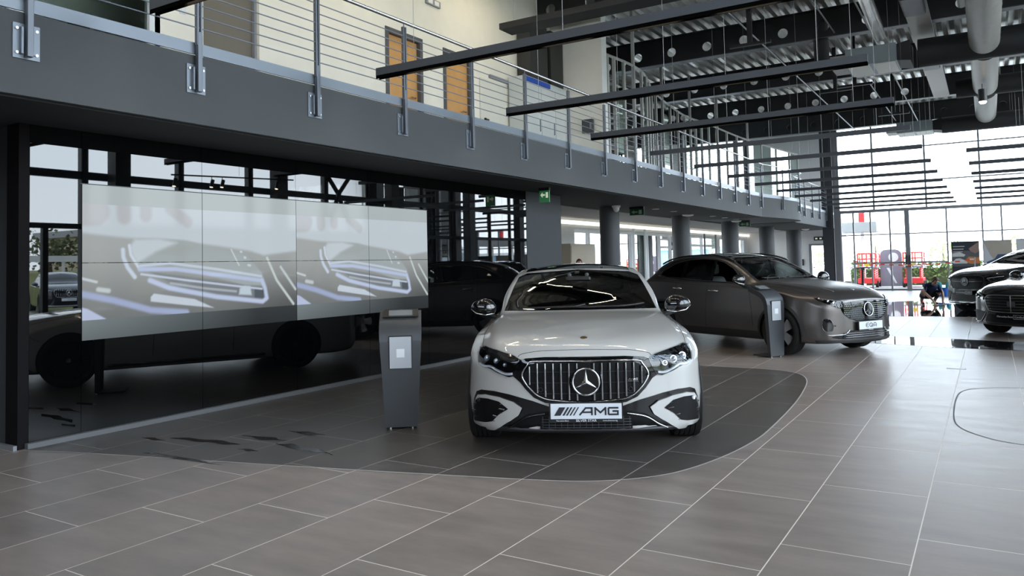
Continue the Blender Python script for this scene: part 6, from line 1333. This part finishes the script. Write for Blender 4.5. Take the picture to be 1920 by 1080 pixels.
# ---------------------------------------------------------------- black cars at the right
M_paintb = mat('paint_black', (.004, .0045, .006), .2, coat=1.0, var=(1, 0), crough=.01)
def simple_car(rows, bow, wb, tr, track, loc, head, label, suv, paint, plate=None, vertical=False):
    c = Car(rows, bow, .26, paint, wb, tr, track, loc, head, label, nst=56); T = c.t; dz = .17 if suv else 0
    if suv:
        g = [(0, .93), (-.34, .93), (-.47, .90), (-.50, .80), (-.44, .66), (-.36, .62), (0, .61)]; zc = .79
        ws = [(-.70, 1.13), (.70, 1.13), (.62, 1.36), (.56, 1.47), (0, 1.55), (-.56, 1.47), (-.62, 1.36)]; sw = [(-.92, 1.10), (-1.3, 1.40), (-1.8, 1.49), (-2.5, 1.48), (-2.95, 1.32), (-3.0, 1.18), (-1.8, 1.12)]
    else:
        g = [(0, .735), (-.34, .735), (-.46, .715), (-.50, .66), (-.44, .50), (-.36, .455), (0, .44)]; zc = .59; ws = [(-.73, 1.02), (.73, 1.02), (.65, 1.25), (.58, 1.355), (0, 1.405), (-.58, 1.355), (-.65, 1.25)]; sw = [(-1.0, 1.01), (-1.6, 1.30), (-2.2, 1.37), (-2.9, 1.32), (-3.4, 1.10), (-2.2, 1.0)]
    gf = g+[(-a, b) for a, b in g[::-1][1:-1]]; gp = c.patch('grille', gf, 'x', M_mesh, .006, step=.05); c.line('grille_surround', gf, 'x', .007, M_chrome if not suv or vertical else M_black, off=.008, closed=True, dens=3, parent=gp)
    if vertical:
        for k in range(13): y = -.42+.07*k; z0 = np.interp(abs(y), [0, .36, .44], [.62, .63, .69]); c.line('grille_bar', [(y, z0), (y, .91)], 'x', .008, M_chrome, off=.012, dens=1, parent=gp)
    elif suv: 
        for sg in (1, -1): c.line('grille_bar', [(sg*.11, zc), (sg*.3, zc+.004), (sg*.47, zc+.012)], 'x', .012, M_slat, off=.012, parent=gp)
    else:
        for z in (.49, .54, .59, .64, .69):
            w_ = np.interp(z, [.45, .5, .66, .7], [.38, .43, .48, .46]); c.line('grille_bar', [(-w_, z+.006), (0, z), (w_, z+.006)], 'x', .006, M_slat, off=.012, parent=gp)
        h = c.pr(0, .59, 'x')[0]; MB().box(h.x+.01, h.x+.026, -.009, .009, .455, .728).obj('centre_bar', M_chrome, gp, local=True); MB().box(h.x+.01, h.x+.02, -.07, .07, .55, .63).obj('radar_cover', M_colm, gp, local=True, bevel=.004)
    if suv: h = c.pr(0, zc, 'x')[0]; star(c, (h.x+.022, 0, zc), .10, M_chrome if vertical else M_slat, parent=gp, disc=M_gloss)
    for sg in (1, -1):
        hl = [(.50, .84+dz*.3), (.62, .875+dz*.3), (.78, .90+dz*.3), (.83, .87+dz*.3), (.80, .80+dz*.3), (.68, .765+dz*.3), (.55, .76+dz*.3)] if suv else [(.50, .735), (.62, .77), (.78, .80), (.83, .78), (.80, .70), (.68, .665), (.55, .65)]
        h_ = c.patch('headlight', mirror_y(hl, sg), 'x', M_lampblk, .004, step=.04); zz = hl[5][1]
        c.line('light_guide', [(sg*.80, zz+.10), (sg*.70, zz+.085), (sg*.56, zz+.055)], 'x', .007, M_drl, off=.008, parent=h_)
        h, n = c.pr(sg*.68, zz+.05, 'x'); MB().tube([h-n*.02, h+n*.008], .024, 14).obj('projector', M_chrome, h_, local=True, smooth='auto')
        c.patch('lamp_lens', mirror_y(hl, sg), 'x', M_lensg, .014, step=.05, parent=h_)
        c.patch('air_intake', [(sg*.52, .44+dz*.6), (sg*.78, .47+dz*.6), (sg*.84, .40+dz*.6), (sg*.82, .27+dz*.3), (sg*.60, .28+dz*.3)], 'x', M_mesh, .006, step=.06); c.line('intake_trim', [(sg*.80, .28+dz*.3), (sg*.62, .27+dz*.3), (sg*.50, .42+dz*.6)], 'x', .007, M_slat if suv else M_chrome, off=.010)
        c.patch('side_window', sw, 'y', M_gloss if not suv else M_side_g, .003 if not suv else -.002, sg, step=.12); c.line('window_trim', [sw[0]]+sw[1:-1], 'y', .007, M_chrome, sg=sg, off=.004)
        for x in (-.95, -1.95, -2.85): c.line('door_seam', [(x, .4), (x, .7), (x-.02, .98)], 'y', .003, M_seam, sg=sg)
    c.patch('lower_grille', [(-.45, .40+dz*.6), (.45, .40+dz*.6), (.52, .27+dz*.3), (0, .25+dz*.3), (-.52, .27+dz*.3)], 'x', M_mesh, .006, step=.06)
    c.line('front_lip', [(-.78, .235+dz*.3), (0, .222+dz*.3), (.78, .235+dz*.3)], 'x', .010, M_chrome if suv else M_slat, off=.012)
    c.patch('windshield', ws, 'x', M_screen_g, -.004, step=.08)
    if plate:
        z = .52 if suv else .37; px = .93; p_ = MB().box(px-.01, px, -.26, .26, z-.055, z+.055).obj('number_plate', M_plate if vertical else M_lampblk, T, local=True)
        a = text_mb('Mercedes-Benz', .045, lambda u, v, q: (px+.001+q, -.10+u, z+v), .001); a.obj('plate_lettering', M_ink if vertical else M_frame, p_, local=True)
        if not vertical:
            b = text_mb('Certified', .045, lambda u, v, q: (px+.001+q, .15+u, z+v), .001); fr_ = MB().box(px, px+.002, .05, .25, z+.032, z+.036).box(px, px+.002, .05, .25, z-.036, z-.032).box(px, px+.002, .05, .054, z-.036, z+.036).box(px, px+.002, .246, .25, z-.036, z+.036); b.add(fr_.v, fr_.f); b.obj('certificate_lettering', M_frame, p_, local=True)
    c.cut(ws, 'x', lambda p: p.x > -1.75 and p.z > .98)
    if suv:
        for sg in (1, -1): c.cut(sw, 'y', lambda p, sg=sg: p.y*sg > .4)
    door_mirror(c, -.80, .97, 1.12 if suv else 1.04, 1.0, M_gloss, M_chrome)
    c.arches(tr+.025); c.liners(tr+.027, M_black); c.finish(); c.wheels(M_rimb, M_rimf, 5, .235)
    interior(c, -.75, -3.0, 1.08 if suv else 1.02, MATS['seat_black'], None, M_black, 1, ((-1.5, .37), (-1.5, -.37)), .62)
    return c
rowsS = [(r[0], r[1]+.02, r[2]+.02, r[3]+.03, r[4]+.02, r[5]+.05 if r[0] > -.7 else r[5]-.01, r[6]+.02, r[7]+.05 if r[0] > -.7 else r[7]-.01, r[8]+.02, r[9]+(.06 if r[0] > -.7 else .02), r[10]+(.06 if r[0] > -.55 else .03)) for r in rowsQ]
cS = simple_car(rowsS, .34, 2.86-.1, .365, .82, (.07, 22.9, 0), math.radians(-134), 'black SUV parked behind the black sedan at the right', True, M_paintb, True)
cD = simple_car(rowsE, .34, 2.96, .345, .835, (.79, 16.62, 0), math.radians(-124), 'black sedan with horizontal grille bars cut by the right edge', False, M_paintb, True)
simple_car(rowsS, .34, 2.76, .365, .82, (17.6, 17.0, 0), math.radians(200), 'black SUV parked outside, seen reflected in the black glass', True, M_paintb, True, True)
